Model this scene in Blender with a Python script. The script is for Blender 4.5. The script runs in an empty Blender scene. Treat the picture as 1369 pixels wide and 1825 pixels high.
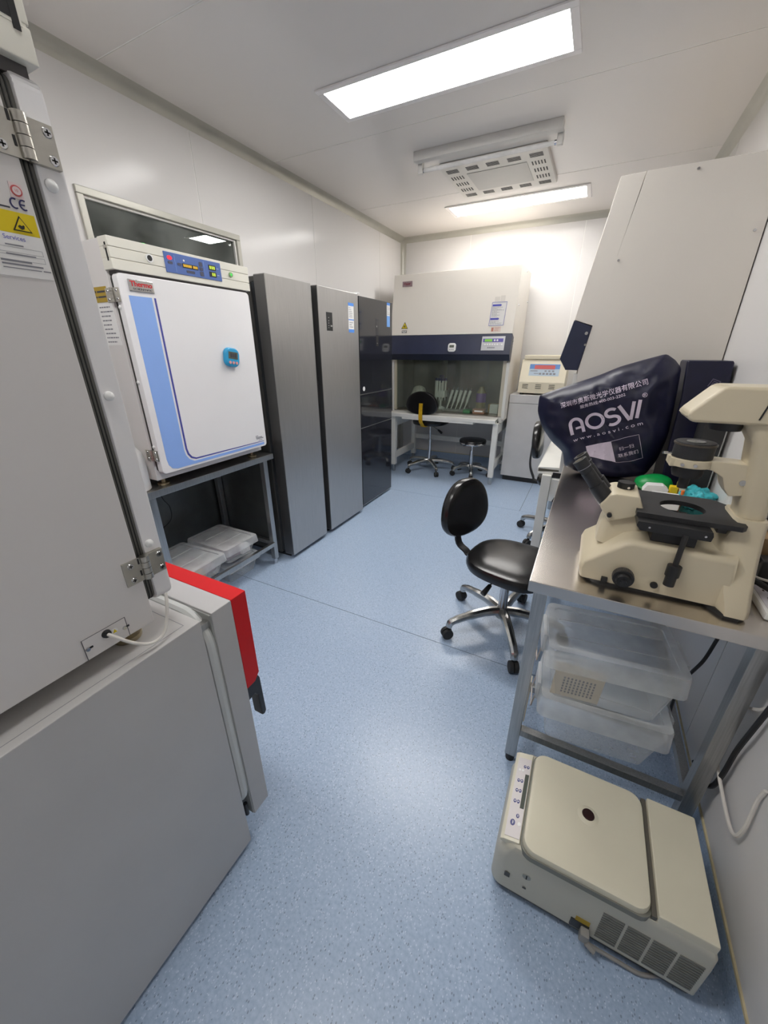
import bpy, bmesh, math, random
from mathutils import Vector, Matrix, noise
from mathutils.bvhtree import BVHTree

random.seed(7)
R = math.radians
sc = bpy.context.scene
COL = sc.collection

# ------------------------------------------------------------------ camera
cam_d = bpy.data.cameras.new('camera')
cam_d.sensor_fit = 'HORIZONTAL'
cam_d.sensor_width = 36.0
cam_d.lens = 680.187 * 36.0 / 1369.0
cam_d.clip_start = 0.02
cam = bpy.data.objects.new('camera', cam_d)
COL.objects.link(cam)
_r = Vector((0.88808282, 0.45967933, -0.00195316))
_f = Vector((-0.42356488, 0.81664539, -0.39202437))
_u = Vector((-0.17861046, 0.3489774, 0.91995276))
cam.matrix_world = Matrix(((_r.x, _u.x, -_f.x, 0), (_r.y, _u.y, -_f.y, 0), (_r.z, _u.z, -_f.z, 1.4), (0, 0, 0, 1)))
sc.camera = cam

# ------------------------------------------------------------------ world, exposure
w = bpy.data.worlds.new('world')
w.use_nodes = True
w.node_tree.nodes['Background'].inputs[0].default_value = (0.05, 0.055, 0.06, 1)
w.node_tree.nodes['Background'].inputs[1].default_value = 1.0
sc.world = w
sc.view_settings.view_transform = 'Standard'
sc.view_settings.look = 'None'
sc.view_settings.exposure = 0.0
sc.view_settings.gamma = 1.0
sc.view_settings.use_curve_mapping = False
sc.cycles.diffuse_bounces = 6
sc.cycles.max_bounces = 14
sc.cycles.transparent_max_bounces = 24
LIGHT = 29.5          # radiance of the ceiling panels

# ------------------------------------------------------------------ materials
MATS = {}


def mat(name, col, rough=0.5, metal=0.0, var=0.0, vscale=8.0, bump=0.0, bscale=200.0, spec=0.5, coat=0.0,
        stretch=None, rvar=0.0, emit=None, estr=0.0, sheen=0.0):
    if name in MATS:
        return MATS[name]
    m = bpy.data.materials.new(name)
    m.use_nodes = True
    nt = m.node_tree
    b = nt.nodes['Principled BSDF']
    b.inputs['Base Color'].default_value = (*col, 1)
    b.inputs['Roughness'].default_value = rough
    b.inputs['Metallic'].default_value = metal
    b.inputs['Specular IOR Level'].default_value = spec
    if coat:
        b.inputs['Coat Weight'].default_value = coat
        b.inputs['Coat Roughness'].default_value = 0.08
    if emit:
        b.inputs['Emission Color'].default_value = (*emit, 1)
        b.inputs['Emission Strength'].default_value = estr
    tc = nt.nodes.new('ShaderNodeTexCoord')
    mp = nt.nodes.new('ShaderNodeMapping')
    nt.links.new(tc.outputs['Object'], mp.inputs['Vector'])
    if stretch:
        mp.inputs['Scale'].default_value = stretch
    if var > 0 or rvar > 0:
        n = nt.nodes.new('ShaderNodeTexNoise')
        n.inputs['Scale'].default_value = vscale
        n.inputs['Detail'].default_value = 4
        nt.links.new(mp.outputs[0], n.inputs['Vector'])
        if var > 0:
            cr = nt.nodes.new('ShaderNodeValToRGB')
            cr.color_ramp.elements[0].position = 0.3
            cr.color_ramp.elements[1].position = 0.7
            cr.color_ramp.elements[0].color = (*[max(0, c * (1 - var)) for c in col], 1)
            cr.color_ramp.elements[1].color = (*[min(1, c * (1 + var)) for c in col], 1)
            nt.links.new(n.outputs['Fac'], cr.inputs[0])
            nt.links.new(cr.outputs[0], b.inputs['Base Color'])
        if rvar > 0:
            mr = nt.nodes.new('ShaderNodeMapRange')
            mr.inputs[1].default_value = 0.3
            mr.inputs[2].default_value = 0.7
            mr.inputs[3].default_value = max(0.02, rough - rvar)
            mr.inputs[4].default_value = min(1, rough + rvar)
            nt.links.new(n.outputs['Fac'], mr.inputs[0])
            nt.links.new(mr.outputs[0], b.inputs['Roughness'])
    if bump > 0:
        n2 = nt.nodes.new('ShaderNodeTexNoise')
        n2.inputs['Scale'].default_value = bscale
        n2.inputs['Detail'].default_value = 3
        nt.links.new(mp.outputs[0], n2.inputs['Vector'])
        bp = nt.nodes.new('ShaderNodeBump')
        bp.inputs['Strength'].default_value = bump
        bp.inputs['Distance'].default_value = 0.004
        nt.links.new(n2.outputs['Fac'], bp.inputs['Height'])
        nt.links.new(bp.outputs[0], b.inputs['Normal'])
    MATS[name] = m
    return m


def see_through(name, col, opacity, rough=0.3, extra=0.45):
    """clear or frosted sheet: a share of the light passes straight, the rest hits a glossy coloured surface"""
    m = bpy.data.materials.new(name)
    m.use_nodes = True
    nt = m.node_tree
    b = nt.nodes['Principled BSDF']
    b.inputs['Base Color'].default_value = (*col, 1)
    b.inputs['Roughness'].default_value = rough
    out = nt.nodes['Material Output']
    tr = nt.nodes.new('ShaderNodeBsdfTransparent')
    mx = nt.nodes.new('ShaderNodeMixShader')
    lw = nt.nodes.new('ShaderNodeLayerWeight')
    lw.inputs['Blend'].default_value = 0.35
    mr = nt.nodes.new('ShaderNodeMapRange')
    mr.inputs[3].default_value = opacity
    mr.inputs[4].default_value = min(1.0, opacity + extra)
    nt.links.new(lw.outputs['Facing'], mr.inputs[0])
    tc = nt.nodes.new('ShaderNodeTexCoord')
    n = nt.nodes.new('ShaderNodeTexNoise')
    n.inputs['Scale'].default_value = 9
    n.inputs['Detail'].default_value = 4
    nt.links.new(tc.outputs['Object'], n.inputs['Vector'])
    mul = nt.nodes.new('ShaderNodeMath')
    mul.operation = 'MULTIPLY'
    mr2 = nt.nodes.new('ShaderNodeMapRange')
    mr2.inputs[1].default_value = 0.3
    mr2.inputs[2].default_value = 0.7
    mr2.inputs[3].default_value = 0.8
    mr2.inputs[4].default_value = 1.2
    nt.links.new(n.outputs['Fac'], mr2.inputs[0])
    nt.links.new(mr.outputs[0], mul.inputs[0])
    nt.links.new(mr2.outputs[0], mul.inputs[1])
    mul.use_clamp = True
    nt.links.new(mul.outputs[0], mx.inputs[0])
    nt.links.new(tr.outputs[0], mx.inputs[1])
    nt.links.new(b.outputs[0], mx.inputs[2])
    nt.links.new(mx.outputs[0], out.inputs['Surface'])
    MATS[name] = m
    return m


def glass_mat(name, tint, ior=1.45, smear=0.06):
    m = bpy.data.materials.new(name)
    m.use_nodes = True
    nt = m.node_tree
    for n in list(nt.nodes):
        nt.nodes.remove(n)
    out = nt.nodes.new('ShaderNodeOutputMaterial')
    tr = nt.nodes.new('ShaderNodeBsdfTransparent')
    tr.inputs[0].default_value = (*tint, 1)
    gl = nt.nodes.new('ShaderNodeBsdfGlossy')
    gl.inputs['Roughness'].default_value = 0.03
    ge = nt.nodes.new('ShaderNodeNewGeometry')
    dt = nt.nodes.new('ShaderNodeVectorMath')
    dt.operation = 'DOT_PRODUCT'
    nt.links.new(ge.outputs['Normal'], dt.inputs[0])
    nt.links.new(ge.outputs['Incoming'], dt.inputs[1])

    def mth(op, a, b=None):
        n_ = nt.nodes.new('ShaderNodeMath')
        n_.operation = op
        for k_, v_ in enumerate((a, b)):
            if v_ is None:
                continue
            if isinstance(v_, (int, float)):
                n_.inputs[k_].default_value = v_
            else:
                nt.links.new(v_, n_.inputs[k_])
        return n_.outputs[0]
    f0 = ((ior - 1) / (ior + 1)) ** 2          # Schlick's law, the same from both faces of the sheet
    fres = mth('ADD', mth('MULTIPLY', mth('POWER', mth('SUBTRACT', 1.0, mth('ABSOLUTE', dt.outputs['Value'])), 5.0), 1 - f0), f0)
    mx = nt.nodes.new('ShaderNodeMixShader')
    nt.links.new(fres, mx.inputs[0])
    nt.links.new(tr.outputs[0], mx.inputs[1])
    nt.links.new(gl.outputs[0], mx.inputs[2])
    df = nt.nodes.new('ShaderNodeBsdfDiffuse')
    df.inputs[0].default_value = (0.7, 0.72, 0.7, 1)
    tc = nt.nodes.new('ShaderNodeTexCoord')
    ns = nt.nodes.new('ShaderNodeTexNoise')
    ns.inputs['Scale'].default_value = 3.5
    ns.inputs['Detail'].default_value = 5
    nt.links.new(tc.outputs['Object'], ns.inputs['Vector'])
    mr = nt.nodes.new('ShaderNodeMapRange')
    mr.inputs[1].default_value = 0.35
    mr.inputs[2].default_value = 0.75
    mr.inputs[3].default_value = smear * 0.3
    mr.inputs[4].default_value = smear * 1.7
    nt.links.new(ns.outputs['Fac'], mr.inputs[0])
    mx2 = nt.nodes.new('ShaderNodeMixShader')
    nt.links.new(mr.outputs[0], mx2.inputs[0])
    nt.links.new(mx.outputs[0], mx2.inputs[1])
    nt.links.new(df.outputs[0], mx2.inputs[2])
    nt.links.new(mx2.outputs[0], out.inputs['Surface'])
    MATS[name] = m
    return m


def vinyl_mat():
    m = bpy.data.materials.new('blue_vinyl')
    m.use_nodes = True
    nt = m.node_tree
    b = nt.nodes['Principled BSDF']
    tc = nt.nodes.new('ShaderNodeTexCoord')

    def noise_n(scale, detail=3.0):
        n = nt.nodes.new('ShaderNodeTexNoise')
        n.inputs['Scale'].default_value = scale
        n.inputs['Detail'].default_value = detail
        nt.links.new(tc.outputs['Object'], n.inputs['Vector'])
        return n

    base = nt.nodes.new('ShaderNodeValToRGB')
    base.color_ramp.elements[0].position = 0.35
    base.color_ramp.elements[1].position = 0.65
    base.color_ramp.elements[0].color = (0.33, 0.435, 0.60, 1)
    base.color_ramp.elements[1].color = (0.405, 0.515, 0.675, 1)
    n1 = noise_n(110, 4)
    nt.links.new(n1.outputs['Fac'], base.inputs[0])
    cur = base.outputs[0]
    # flecks: pale, dark and mid chips, each from its own field of cells
    for scale, thr, colr, off in ((260, 0.055, (0.56, 0.65, 0.79, 1), 0.0), (210, 0.05, (0.21, 0.27, 0.39, 1), 3.1),
                                  (170, 0.06, (0.48, 0.58, 0.73, 1), 7.7)):
        mp = nt.nodes.new('ShaderNodeMapping')
        mp.inputs['Location'].default_value = (off, off * 1.7, 0)
        mp.inputs['Rotation'].default_value = (0, 0, off)
        mp.inputs['Scale'].default_value = (1.0, 0.7, 1.0)
        nt.links.new(tc.outputs['Object'], mp.inputs['Vector'])
        v = nt.nodes.new('ShaderNodeTexVoronoi')
        v.inputs['Scale'].default_value = scale
        nt.links.new(mp.outputs[0], v.inputs['Vector'])
        # only some cells carry a chip
        sel = nt.nodes.new('ShaderNodeSeparateColor')
        nt.links.new(v.outputs['Color'], sel.inputs[0])
        lt = nt.nodes.new('ShaderNodeMath')
        lt.operation = 'LESS_THAN'
        lt.inputs[1].default_value = 0.16
        nt.links.new(sel.outputs[0], lt.inputs[0])
        ls = nt.nodes.new('ShaderNodeMath')
        ls.operation = 'LESS_THAN'
        ls.inputs[1].default_value = 0.36
        nt.links.new(v.outputs['Distance'], ls.inputs[0])
        an = nt.nodes.new('ShaderNodeMath')
        an.operation = 'MULTIPLY'
        nt.links.new(lt.outputs[0], an.inputs[0])
        nt.links.new(ls.outputs[0], an.inputs[1])
        mx = nt.nodes.new('ShaderNodeMix')
        mx.data_type = 'RGBA'
        nt.links.new(an.outputs[0], mx.inputs[0])
        nt.links.new(cur, mx.inputs[6])
        mx.inputs[7].default_value = colr
        cur = mx.outputs[2]
    nt.links.new(cur, b.inputs['Base Color'])
    b.inputs['Roughness'].default_value = 0.30
    b.inputs['Specular IOR Level'].default_value = 0.6
    n3 = noise_n(25, 5)
    mr = nt.nodes.new('ShaderNodeMapRange')
    mr.inputs[3].default_value = 0.25
    mr.inputs[4].default_value = 0.38
    nt.links.new(n3.outputs['Fac'], mr.inputs[0])
    nt.links.new(mr.outputs[0], b.inputs['Roughness'])
    bp = nt.nodes.new('ShaderNodeBump')
    bp.inputs['Strength'].default_value = 0.10
    bp.inputs['Distance'].default_value = 0.002
    n4 = noise_n(160, 2)
    nt.links.new(n4.outputs['Fac'], bp.inputs['Height'])
    nt.links.new(bp.outputs[0], b.inputs['Normal'])
    MATS['blue_vinyl'] = m
    return m


VINYL = vinyl_mat()
WALL = mat('wall_panel', (0.71, 0.695, 0.685), 0.17, var=0.006, vscale=1.0, spec=0.12)
CEIL = mat('ceiling_panel', (0.77, 0.735, 0.705), 0.18, var=0.006, vscale=1.0, spec=0.22)
SEAL = mat('sealant', (0.86, 0.85, 0.82), 0.6, var=0.05)
COVE = mat('cove_trim', (0.47, 0.46, 0.41), 0.38, metal=0.25, var=0.05, vscale=5)
YSEAL = mat('old_sealant', (0.52, 0.45, 0.28), 0.6, var=0.15, vscale=30)
DARKGAP = mat('dark_gap', (0.03, 0.035, 0.04), 0.8)
ENAMEL = mat('white_enamel', (0.68, 0.655, 0.64), 0.32, var=0.015, vscale=4, bump=0.01, bscale=90)
DOORW = mat('door_white', (0.82, 0.81, 0.815), 0.28, var=0.015, vscale=4)
OVENG = mat('oven_enamel', (0.52, 0.51, 0.50), 0.36, var=0.03, vscale=5, bump=0.02, bscale=140)
IVORY = mat('ivory_plastic', (0.73, 0.71, 0.63), 0.42, var=0.02)
GASK = mat('gasket', (0.10, 0.097, 0.085), 0.5, var=0.15, vscale=15)
BLACKL = mat('black_line', (0.012, 0.012, 0.013), 0.6)
SEALG = mat('silicone_gasket', (0.60, 0.61, 0.59), 0.35, var=0.05)
STEEL = mat('brushed_steel', (0.46, 0.46, 0.45), 0.33, metal=1.0, var=0.12, vscale=6, stretch=(45, 45, 1.5), rvar=0.05)
TABLET = mat('table_steel', (0.68, 0.64, 0.595), 0.27, metal=1.0, var=0.05, vscale=5)
DSTEEL = mat('shaded_sheet_steel', (0.13, 0.135, 0.13), 0.4, metal=0.8, var=0.12)  # steel with the shade under the stand top put into its colour
HINGE = mat('hinge_steel', (0.52, 0.50, 0.45), 0.30, metal=1.0, var=0.1, vscale=20)
CHROME = mat('chrome', (0.62, 0.62, 0.63), 0.13, metal=1.0, rvar=0.05, vscale=15)
ALU = mat('cast_aluminium', (0.50, 0.50, 0.49), 0.24, metal=1.0, var=0.1, vscale=10)
BLACK = mat('black_plastic', (0.016, 0.016, 0.017), 0.4, var=0.1)
MBLACK = mat('matt_black', (0.022, 0.022, 0.024), 0.55, var=0.15, vscale=20)
LEATHER = mat('black_vinyl_leather', (0.011, 0.0105, 0.011), 0.24, var=0.2, vscale=12, bump=0.05, bscale=160)
RUBBER = mat('dark_rubber', (0.02, 0.02, 0.02), 0.65)
FRIDGE = mat('fridge_steel', (0.45, 0.445, 0.44), 0.33, metal=0.85, var=0.06, vscale=5, stretch=(40, 40, 1.2), rvar=0.04)
FSIDE = mat('fridge_side_grey', (0.105, 0.105, 0.10), 0.38, metal=0.3, var=0.05)
BGLASS = mat('black_glass_door', (0.017, 0.018, 0.024), 0.07, spec=0.6, var=0.1, coat=0.4)
BLUEP = mat('panel_blue', (0.085, 0.155, 0.42), 0.35, var=0.03)
LBLUE = mat('stripe_light_blue', (0.27, 0.44, 0.86), 0.35, var=0.02)
DBLUE = mat('stripe_dark_blue', (0.075, 0.085, 0.36), 0.35)
CYAN = mat('timer_cyan', (0.03, 0.34, 0.62), 0.35, var=0.03)
PINK = mat('timer_button', (0.75, 0.33, 0.33), 0.4)
LCD = mat('lcd_grey_green', (0.12, 0.13, 0.10), 0.25, var=0.05)
RED = mat('binder_red', (0.64, 0.012, 0.014), 0.45, var=0.03, spec=0.25)
REDTXT = mat('red_print', (0.62, 0.02, 0.03), 0.4)
NAVY = mat('navy_paint', (0.020, 0.026, 0.062), 0.40, var=0.12, vscale=6)
NAVYD = mat('dark_navy_paint', (0.009, 0.011, 0.026), 0.4, var=0.1)
CREAM = mat('cabinet_cream', (0.83, 0.785, 0.715), 0.38, var=0.015, vscale=3)
FRAMEW = mat('frame_white', (0.80, 0.79, 0.745), 0.35, var=0.03)
GREYC = mat('grey_cabinet', (0.60, 0.59, 0.585), 0.42, var=0.03)
BEIGE = mat('beige_case', (0.74, 0.68, 0.53), 0.42, var=0.02)
SCOPE = mat('microscope_cream', (0.63, 0.555, 0.40), 0.34, var=0.02, vscale=6)
CFUGE = mat('centrifuge_beige', (0.69, 0.65, 0.51), 0.42, var=0.03, vscale=6)
CFUGEG = mat('centrifuge_grey_green', (0.31, 0.32, 0.29), 0.45, var=0.05, vscale=10)
PAPER = mat('paper_white', (0.80, 0.79, 0.78), 0.7, var=0.03)
PAPERB = mat('paper_buff', (0.66, 0.60, 0.49), 0.75, var=0.06)
YELLOW = mat('warning_yellow', (0.72, 0.55, 0.0), 0.5, var=0.04)
OCHRE = mat('ochre_sticker', (0.42, 0.28, 0.02), 0.5, var=0.08)
PRINT = mat('dark_print', (0.04, 0.04, 0.055), 0.6)
GPRINT = mat('grey_print', (0.22, 0.22, 0.25), 0.6)
BPRINT = mat('blue_print', (0.07, 0.08, 0.45), 0.5)
BRIGHTB = mat('sticker_blue', (0.09, 0.28, 0.76), 0.45)
GREENLED = mat('green_lamp', (0.03, 0.45, 0.06), 0.3, emit=(0.05, 0.8, 0.1), estr=0.6)
REDLED = mat('red_lamp', (0.7, 0.02, 0.03), 0.3, emit=(1.0, 0.03, 0.06), estr=0.9)
AMBER = mat('amber_digits', (0.75, 0.45, 0.03), 0.4, emit=(0.95, 0.6, 0.05), estr=0.25)
LIME = mat('lime_digits', (0.55, 0.7, 0.06), 0.4, emit=(0.7, 0.9, 0.08), estr=0.3)
LCDGREEN = mat('lcd_lit_green', (0.15, 0.42, 0.03), 0.3, emit=(0.2, 0.6, 0.03), estr=0.25)
LCDRED = mat('lcd_red', (0.42, 0.035, 0.03), 0.3, emit=(0.5, 0.03, 0.02), estr=0.12)
BUTTONB = mat('button_navy', (0.018, 0.02, 0.17), 0.4)
WHITEP = mat('white_plastic', (0.80, 0.80, 0.79), 0.4, var=0.02)
CABLEW = mat('cable_white', (0.70, 0.67, 0.62), 0.45)
CABLEB = mat('cable_black', (0.012, 0.012, 0.015), 0.45)
CABLEG = mat('cable_grey', (0.30, 0.29, 0.27), 0.5)
BAGM = mat('navy_nylon', (0.0085, 0.009, 0.032), 0.38, var=0.25, vscale=14, bump=0.25, bscale=22, spec=0.4)
BAGTXT = mat('bag_print', (0.66, 0.58, 0.70), 0.6, var=0.05)
GREENB = mat('green_bag', (0.0, 0.27, 0.055), 0.4, var=0.15, vscale=20, bump=0.2, bscale=40)
TEAL = mat('teal_gloves', (0.035, 0.37, 0.42), 0.5, var=0.3, vscale=60, bump=0.5, bscale=90)
ORANGE = mat('orange_plastic', (0.80, 0.17, 0.02), 0.4)
YELP = mat('yellow_plastic', (0.85, 0.62, 0.02), 0.4)
TANCARD = mat('brown_card', (0.36, 0.24, 0.13), 0.75, var=0.1)
PURPLE = mat('purple_label', (0.20, 0.09, 0.36), 0.5)
POST_Y = mat('painted_yellow_post', (0.62, 0.36, 0.01), 0.45, var=0.2, vscale=25)
LAMP = mat('light_diffuser', (0.9, 0.9, 0.9), 0.5, emit=(1.0, 0.98, 0.95), estr=LIGHT)
FROST = see_through('frosted_plastic', (0.80, 0.82, 0.82), 0.13, 0.30, 0.35)
FROSTL = see_through('frosted_lid', (0.82, 0.84, 0.84), 0.27, 0.32, 0.40)
CLEAR = see_through('clear_plastic', (0.75, 0.77, 0.76), 0.22, 0.2)
SASH = glass_mat('sash_glass', (0.86, 0.90, 0.86), 1.5, 0.05)
WINGLASS = glass_mat('window_glass', (0.80, 0.84, 0.82), 1.6, 0.10)
TUBEG = see_through('lamp_tube_glass', (0.85, 0.85, 0.84), 0.5, 0.1)
INNERST = mat('hood_inner_steel', (0.42, 0.40, 0.36), 0.32, metal=0.9, var=0.15, vscale=3)


# ------------------------------------------------------------------ mesh helpers
class B:
    def __init__(s):
        s.bm = bmesh.new()

    def box(s, x0, x1, y0, y1, z0, z1, bev=0.0, seg=2):
        m = Matrix.Translation(((x0 + x1) / 2, (y0 + y1) / 2, (z0 + z1) / 2)) @ Matrix.Diagonal((x1 - x0, y1 - y0, z1 - z0, 1))
        vs = bmesh.ops.create_cube(s.bm, size=1, matrix=m)['verts']
        if bev > 0:
            es = list({e for v in vs for e in v.link_edges})
            bmesh.ops.bevel(s.bm, geom=es, offset=bev, segments=seg, affect='EDGES', profile=0.5)
        return s

    def cyl(s, p0, p1, r0, r1=None, n=20, bev=0.0):
        p0 = Vector(p0)
        p1 = Vector(p1)
        d = p1 - p0
        q = d.to_track_quat('Z', 'Y').to_matrix().to_4x4()
        m = Matrix.Translation((p0 + p1) / 2) @ q
        vs = bmesh.ops.create_cone(s.bm, cap_ends=True, cap_tris=False, segments=n, radius1=r0,
                                   radius2=r0 if r1 is None else r1, depth=d.length, matrix=m)['verts']
        if bev > 0:
            es = [e for e in {e for v in vs for e in v.link_edges} if any(len(f.verts) > 4 for f in e.link_faces)]
            bmesh.ops.bevel(s.bm, geom=es, offset=bev, segments=2, affect='EDGES', profile=0.5)
        return s

    def ball(s, c, r, n=14):
        if not hasattr(r, '__len__'):
            r = (r, r, r)
        m = Matrix.Translation(c) @ Matrix.Diagonal((*r, 1))
        bmesh.ops.create_uvsphere(s.bm, u_segments=n, v_segments=max(6, n // 2), radius=1, matrix=m)
        return s

    def prism(s, poly, axis, a, b, bev=0.0, seg=2):
        """poly in the two other axes (x: (y,z); y: (x,z); z: (x,y)) extruded from a to b"""
        def mk(p, t):
            if axis == 'x':
                return (t, p[0], p[1])
            if axis == 'y':
                return (p[0], t, p[1])
            return (p[0], p[1], t)
        va = [s.bm.verts.new(mk(p, a)) for p in poly]
        vb = [s.bm.verts.new(mk(p, b)) for p in poly]
        n = len(poly)
        fs = [s.bm.faces.new(va), s.bm.faces.new(vb[::-1])]
        for i in range(n):
            j = (i + 1) % n
            fs.append(s.bm.faces.new((va[j], va[i], vb[i], vb[j])))
        bmesh.ops.recalc_face_normals(s.bm, faces=fs)
        if bev > 0:
            es = list({e for f in fs for e in f.edges})
            bmesh.ops.bevel(s.bm, geom=es, offset=bev, segments=seg, affect='EDGES', profile=0.5)
        return s

    def tube(s, pts, r, n=8, smooth=0, closed=False):
        pts = [Vector(p) for p in pts]
        if smooth:
            pts = catmull(pts, smooth, closed)
        rs = r if hasattr(r, '__len__') else None
        N = len(pts)
        rings = []
        up = None
        for i, p in enumerate(pts):
            if closed:
                t = (pts[(i + 1) % N] - pts[i - 1]).normalized()
            else:
                t = (pts[min(i + 1, N - 1)] - pts[max(i - 1, 0)]).normalized()
            if up is None:
                up = Vector((0, 0, 1)) if abs(t.z) < 0.9 else Vector((1, 0, 0))
            side = t.cross(up)
            if side.length < 1e-6:
                side = t.orthogonal()
            side.normalize()
            up = side.cross(t).normalized()
            rr = rs[min(int(i * len(rs) / N), len(rs) - 1)] if rs else r
            rings.append([s.bm.verts.new(p + (side * math.cos(a) + up * math.sin(a)) * rr)
                          for a in [2 * math.pi * k / n for k in range(n)]])
        for i in range(N if closed else N - 1):
            a, b = rings[i], rings[(i + 1) % N]
            for k in range(n):
                s.bm.faces.new((a[k], a[(k + 1) % n], b[(k + 1) % n], b[k]))
        if not closed:
            s.bm.faces.new(rings[0][::-1])
            s.bm.faces.new(rings[-1])
        return s

    def rings(s, rings, cap=True):
        """loft through rings of equal point count"""
        vr = [[s.bm.verts.new(p) for p in ring] for ring in rings]
        n = len(vr[0])
        fs = []
        for a, b in zip(vr, vr[1:]):
            for k in range(n):
                fs.append(s.bm.faces.new((a[k], a[(k + 1) % n], b[(k + 1) % n], b[k])))
        if cap:
            fs.append(s.bm.faces.new(vr[0][::-1]))
            fs.append(s.bm.faces.new(vr[-1]))
        bmesh.ops.recalc_face_normals(s.bm, faces=fs)
        return s

    def lathe(s, prof, c, n=24, M=None):
        rings = []
        for r, z in prof:
            ring = []
            for k in range(n):
                a = 2 * math.pi * k / n
                p = Vector((r * math.cos(a), r * math.sin(a), z))
                ring.append((M @ p) if M else p + Vector(c))
            rings.append(ring)
        return s.rings(rings)

    def xform(s, M):
        bmesh.ops.transform(s.bm, matrix=M, verts=s.bm.verts)
        return s


def catmull(P, k, closed=False):
    out = []
    n = len(P)
    rng = range(n) if closed else range(n - 1)
    for i in rng:
        p0 = P[i - 1] if (i > 0 or closed) else P[i] * 2 - P[i + 1]
        p1 = P[i]
        p2 = P[(i + 1) % n]
        p3 = P[(i + 2) % n] if (i + 2 < n or closed) else p2 * 2 - p1
        for j in range(k):
            t = j / k
            out.append(0.5 * ((2 * p1) + (p2 - p0) * t + (2 * p0 - 5 * p1 + 4 * p2 - p3) * t * t
                              + (3 * p1 - p0 - 3 * p2 + p3) * t ** 3))
    if not closed:
        out.append(P[-1])
    return out


def rrect(x0, x1, z0, z1, r, n=5):
    """rounded rectangle outline"""
    pts = []
    for cx, cz, a0 in ((x1 - r, z0 + r, -90), (x1 - r, z1 - r, 0), (x0 + r, z1 - r, 90), (x0 + r, z0 + r, 180)):
        for k in range(n + 1):
            a = R(a0 + 90 * k / n)
            pts.append((cx + r * math.cos(a), cz + r * math.sin(a)))
    return pts


INV = {}


def link(o, parent):
    COL.objects.link(o)
    if parent is not None:
        o.parent = parent
        if parent.name in INV:
            INV[o.name] = INV[parent.name]


def obj(name, b, m, parent=None, smooth=35, kind=None, label=None):
    me = bpy.data.meshes.new(name)
    bm = b.bm if isinstance(b, B) else b
    if parent is not None and parent.name in INV:
        bmesh.ops.transform(bm, matrix=INV[parent.name], verts=bm.verts)
    bm.to_mesh(me)
    bm.free()
    me.materials.append(m)
    if smooth:
        me.shade_smooth()
        me.set_sharp_from_angle(angle=R(smooth))
    o = bpy.data.objects.new(name, me)
    if smooth:
        wn_ = o.modifiers.new('weighted_normals', 'WEIGHTED_NORMAL')
        wn_.keep_sharp = True
        wn_.weight = 80
    link(o, parent)
    if kind:
        o['kind'] = kind
    if label:
        o['label'] = label
    return o


def tag(o, label, cat, group=None):
    o['label'] = label
    o['category'] = cat
    if group:
        o['group'] = group
    return o


def thing(name, label, cat, loc=(0, 0, 0), rotz=0.0, group=None, world=True):
    """an Empty at the thing's base; world=True: its parts are given in world coordinates"""
    o = bpy.data.objects.new(name, None)
    o.empty_display_size = 0.05
    COL.objects.link(o)
    o.location = loc
    o.rotation_euler = (0, 0, rotz)
    tag(o, label, cat, group)
    if world:
        INV[o.name] = (Matrix.Translation(loc) @ Matrix.Rotation(rotz, 4, 'Z')).inverted()
    return o


def solo(name, b, m, label, cat, loc, group=None, smooth=35):
    """a thing that is one mesh; mesh given in world coordinates, origin moved to loc"""
    b.xform(Matrix.Translation(-Vector(loc)))
    o = obj(name, b, m, None, smooth)
    o.location = loc
    return tag(o, label, cat, group)


def struct(name, b, m, parent=None, smooth=35):
    o = obj(name, b, m, parent, smooth)
    if parent is None:
        o['kind'] = 'structure'
    return o


# ------------------------------------------------------------------ lettering
_tc = {}


def text_mesh(s, bold=0.0):
    k = (s, bold)
    if k not in _tc:
        cu = bpy.data.curves.new('t', 'FONT')
        cu.body = s
        cu.size = 1
        cu.offset = bold
        cu.resolution_u = 3
        ob = bpy.data.objects.new('t', cu)
        COL.objects.link(ob)
        dg = bpy.context.evaluated_depsgraph_get()
        me = bpy.data.meshes.new_from_object(ob.evaluated_get(dg))
        vs = [Vector((v.co.x, v.co.y)) for v in me.vertices]
        fs = [list(p.vertices) for p in me.polygons]
        COL.objects.unlink(ob)
        bpy.data.objects.remove(ob)
        bpy.data.curves.remove(cu)
        bpy.data.meshes.remove(me)
        if vs:
            x0 = min(v.x for v in vs)
            x1 = max(v.x for v in vs)
            y0 = min(v.y for v in vs)
            y1 = max(v.y for v in vs)
        else:
            x0 = x1 = y0 = y1 = 0
        _tc[k] = (vs, fs, x0, x1, y0, y1)
    return _tc[k]


def text(name, s, m, parent, origin, right, up, h=None, width=None, bold=0.0, off=0.0006, center=False, mapper=None):
    """flat lettering; origin = lower left corner, h = height of the letters, width = length of the line"""
    vs, fs, x0, x1, y0, y1 = text_mesh(s, bold)
    if not vs:
        return None
    sy = h / (y1 - y0) if h else width / (x1 - x0)
    sx = width / (x1 - x0) if width else sy
    right = Vector(right).normalized()
    up = Vector(up).normalized()
    nrm = right.cross(up)
    o = Vector(origin)
    if center:
        o = o - right * (x1 - x0) * sx / 2 - up * (y1 - y0) * sy / 2
    bm = bmesh.new()
    bv = []
    for v in vs:
        p = o + right * (v.x - x0) * sx + up * (v.y - y0) * sy + nrm * off
        if mapper:
            p = mapper(p)
        bv.append(bm.verts.new(p))
    for f in fs:
        try:
            bm.faces.new([bv[i] for i in f])
        except ValueError:
            pass
    return obj(name, bm, m, parent, 0)


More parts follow.
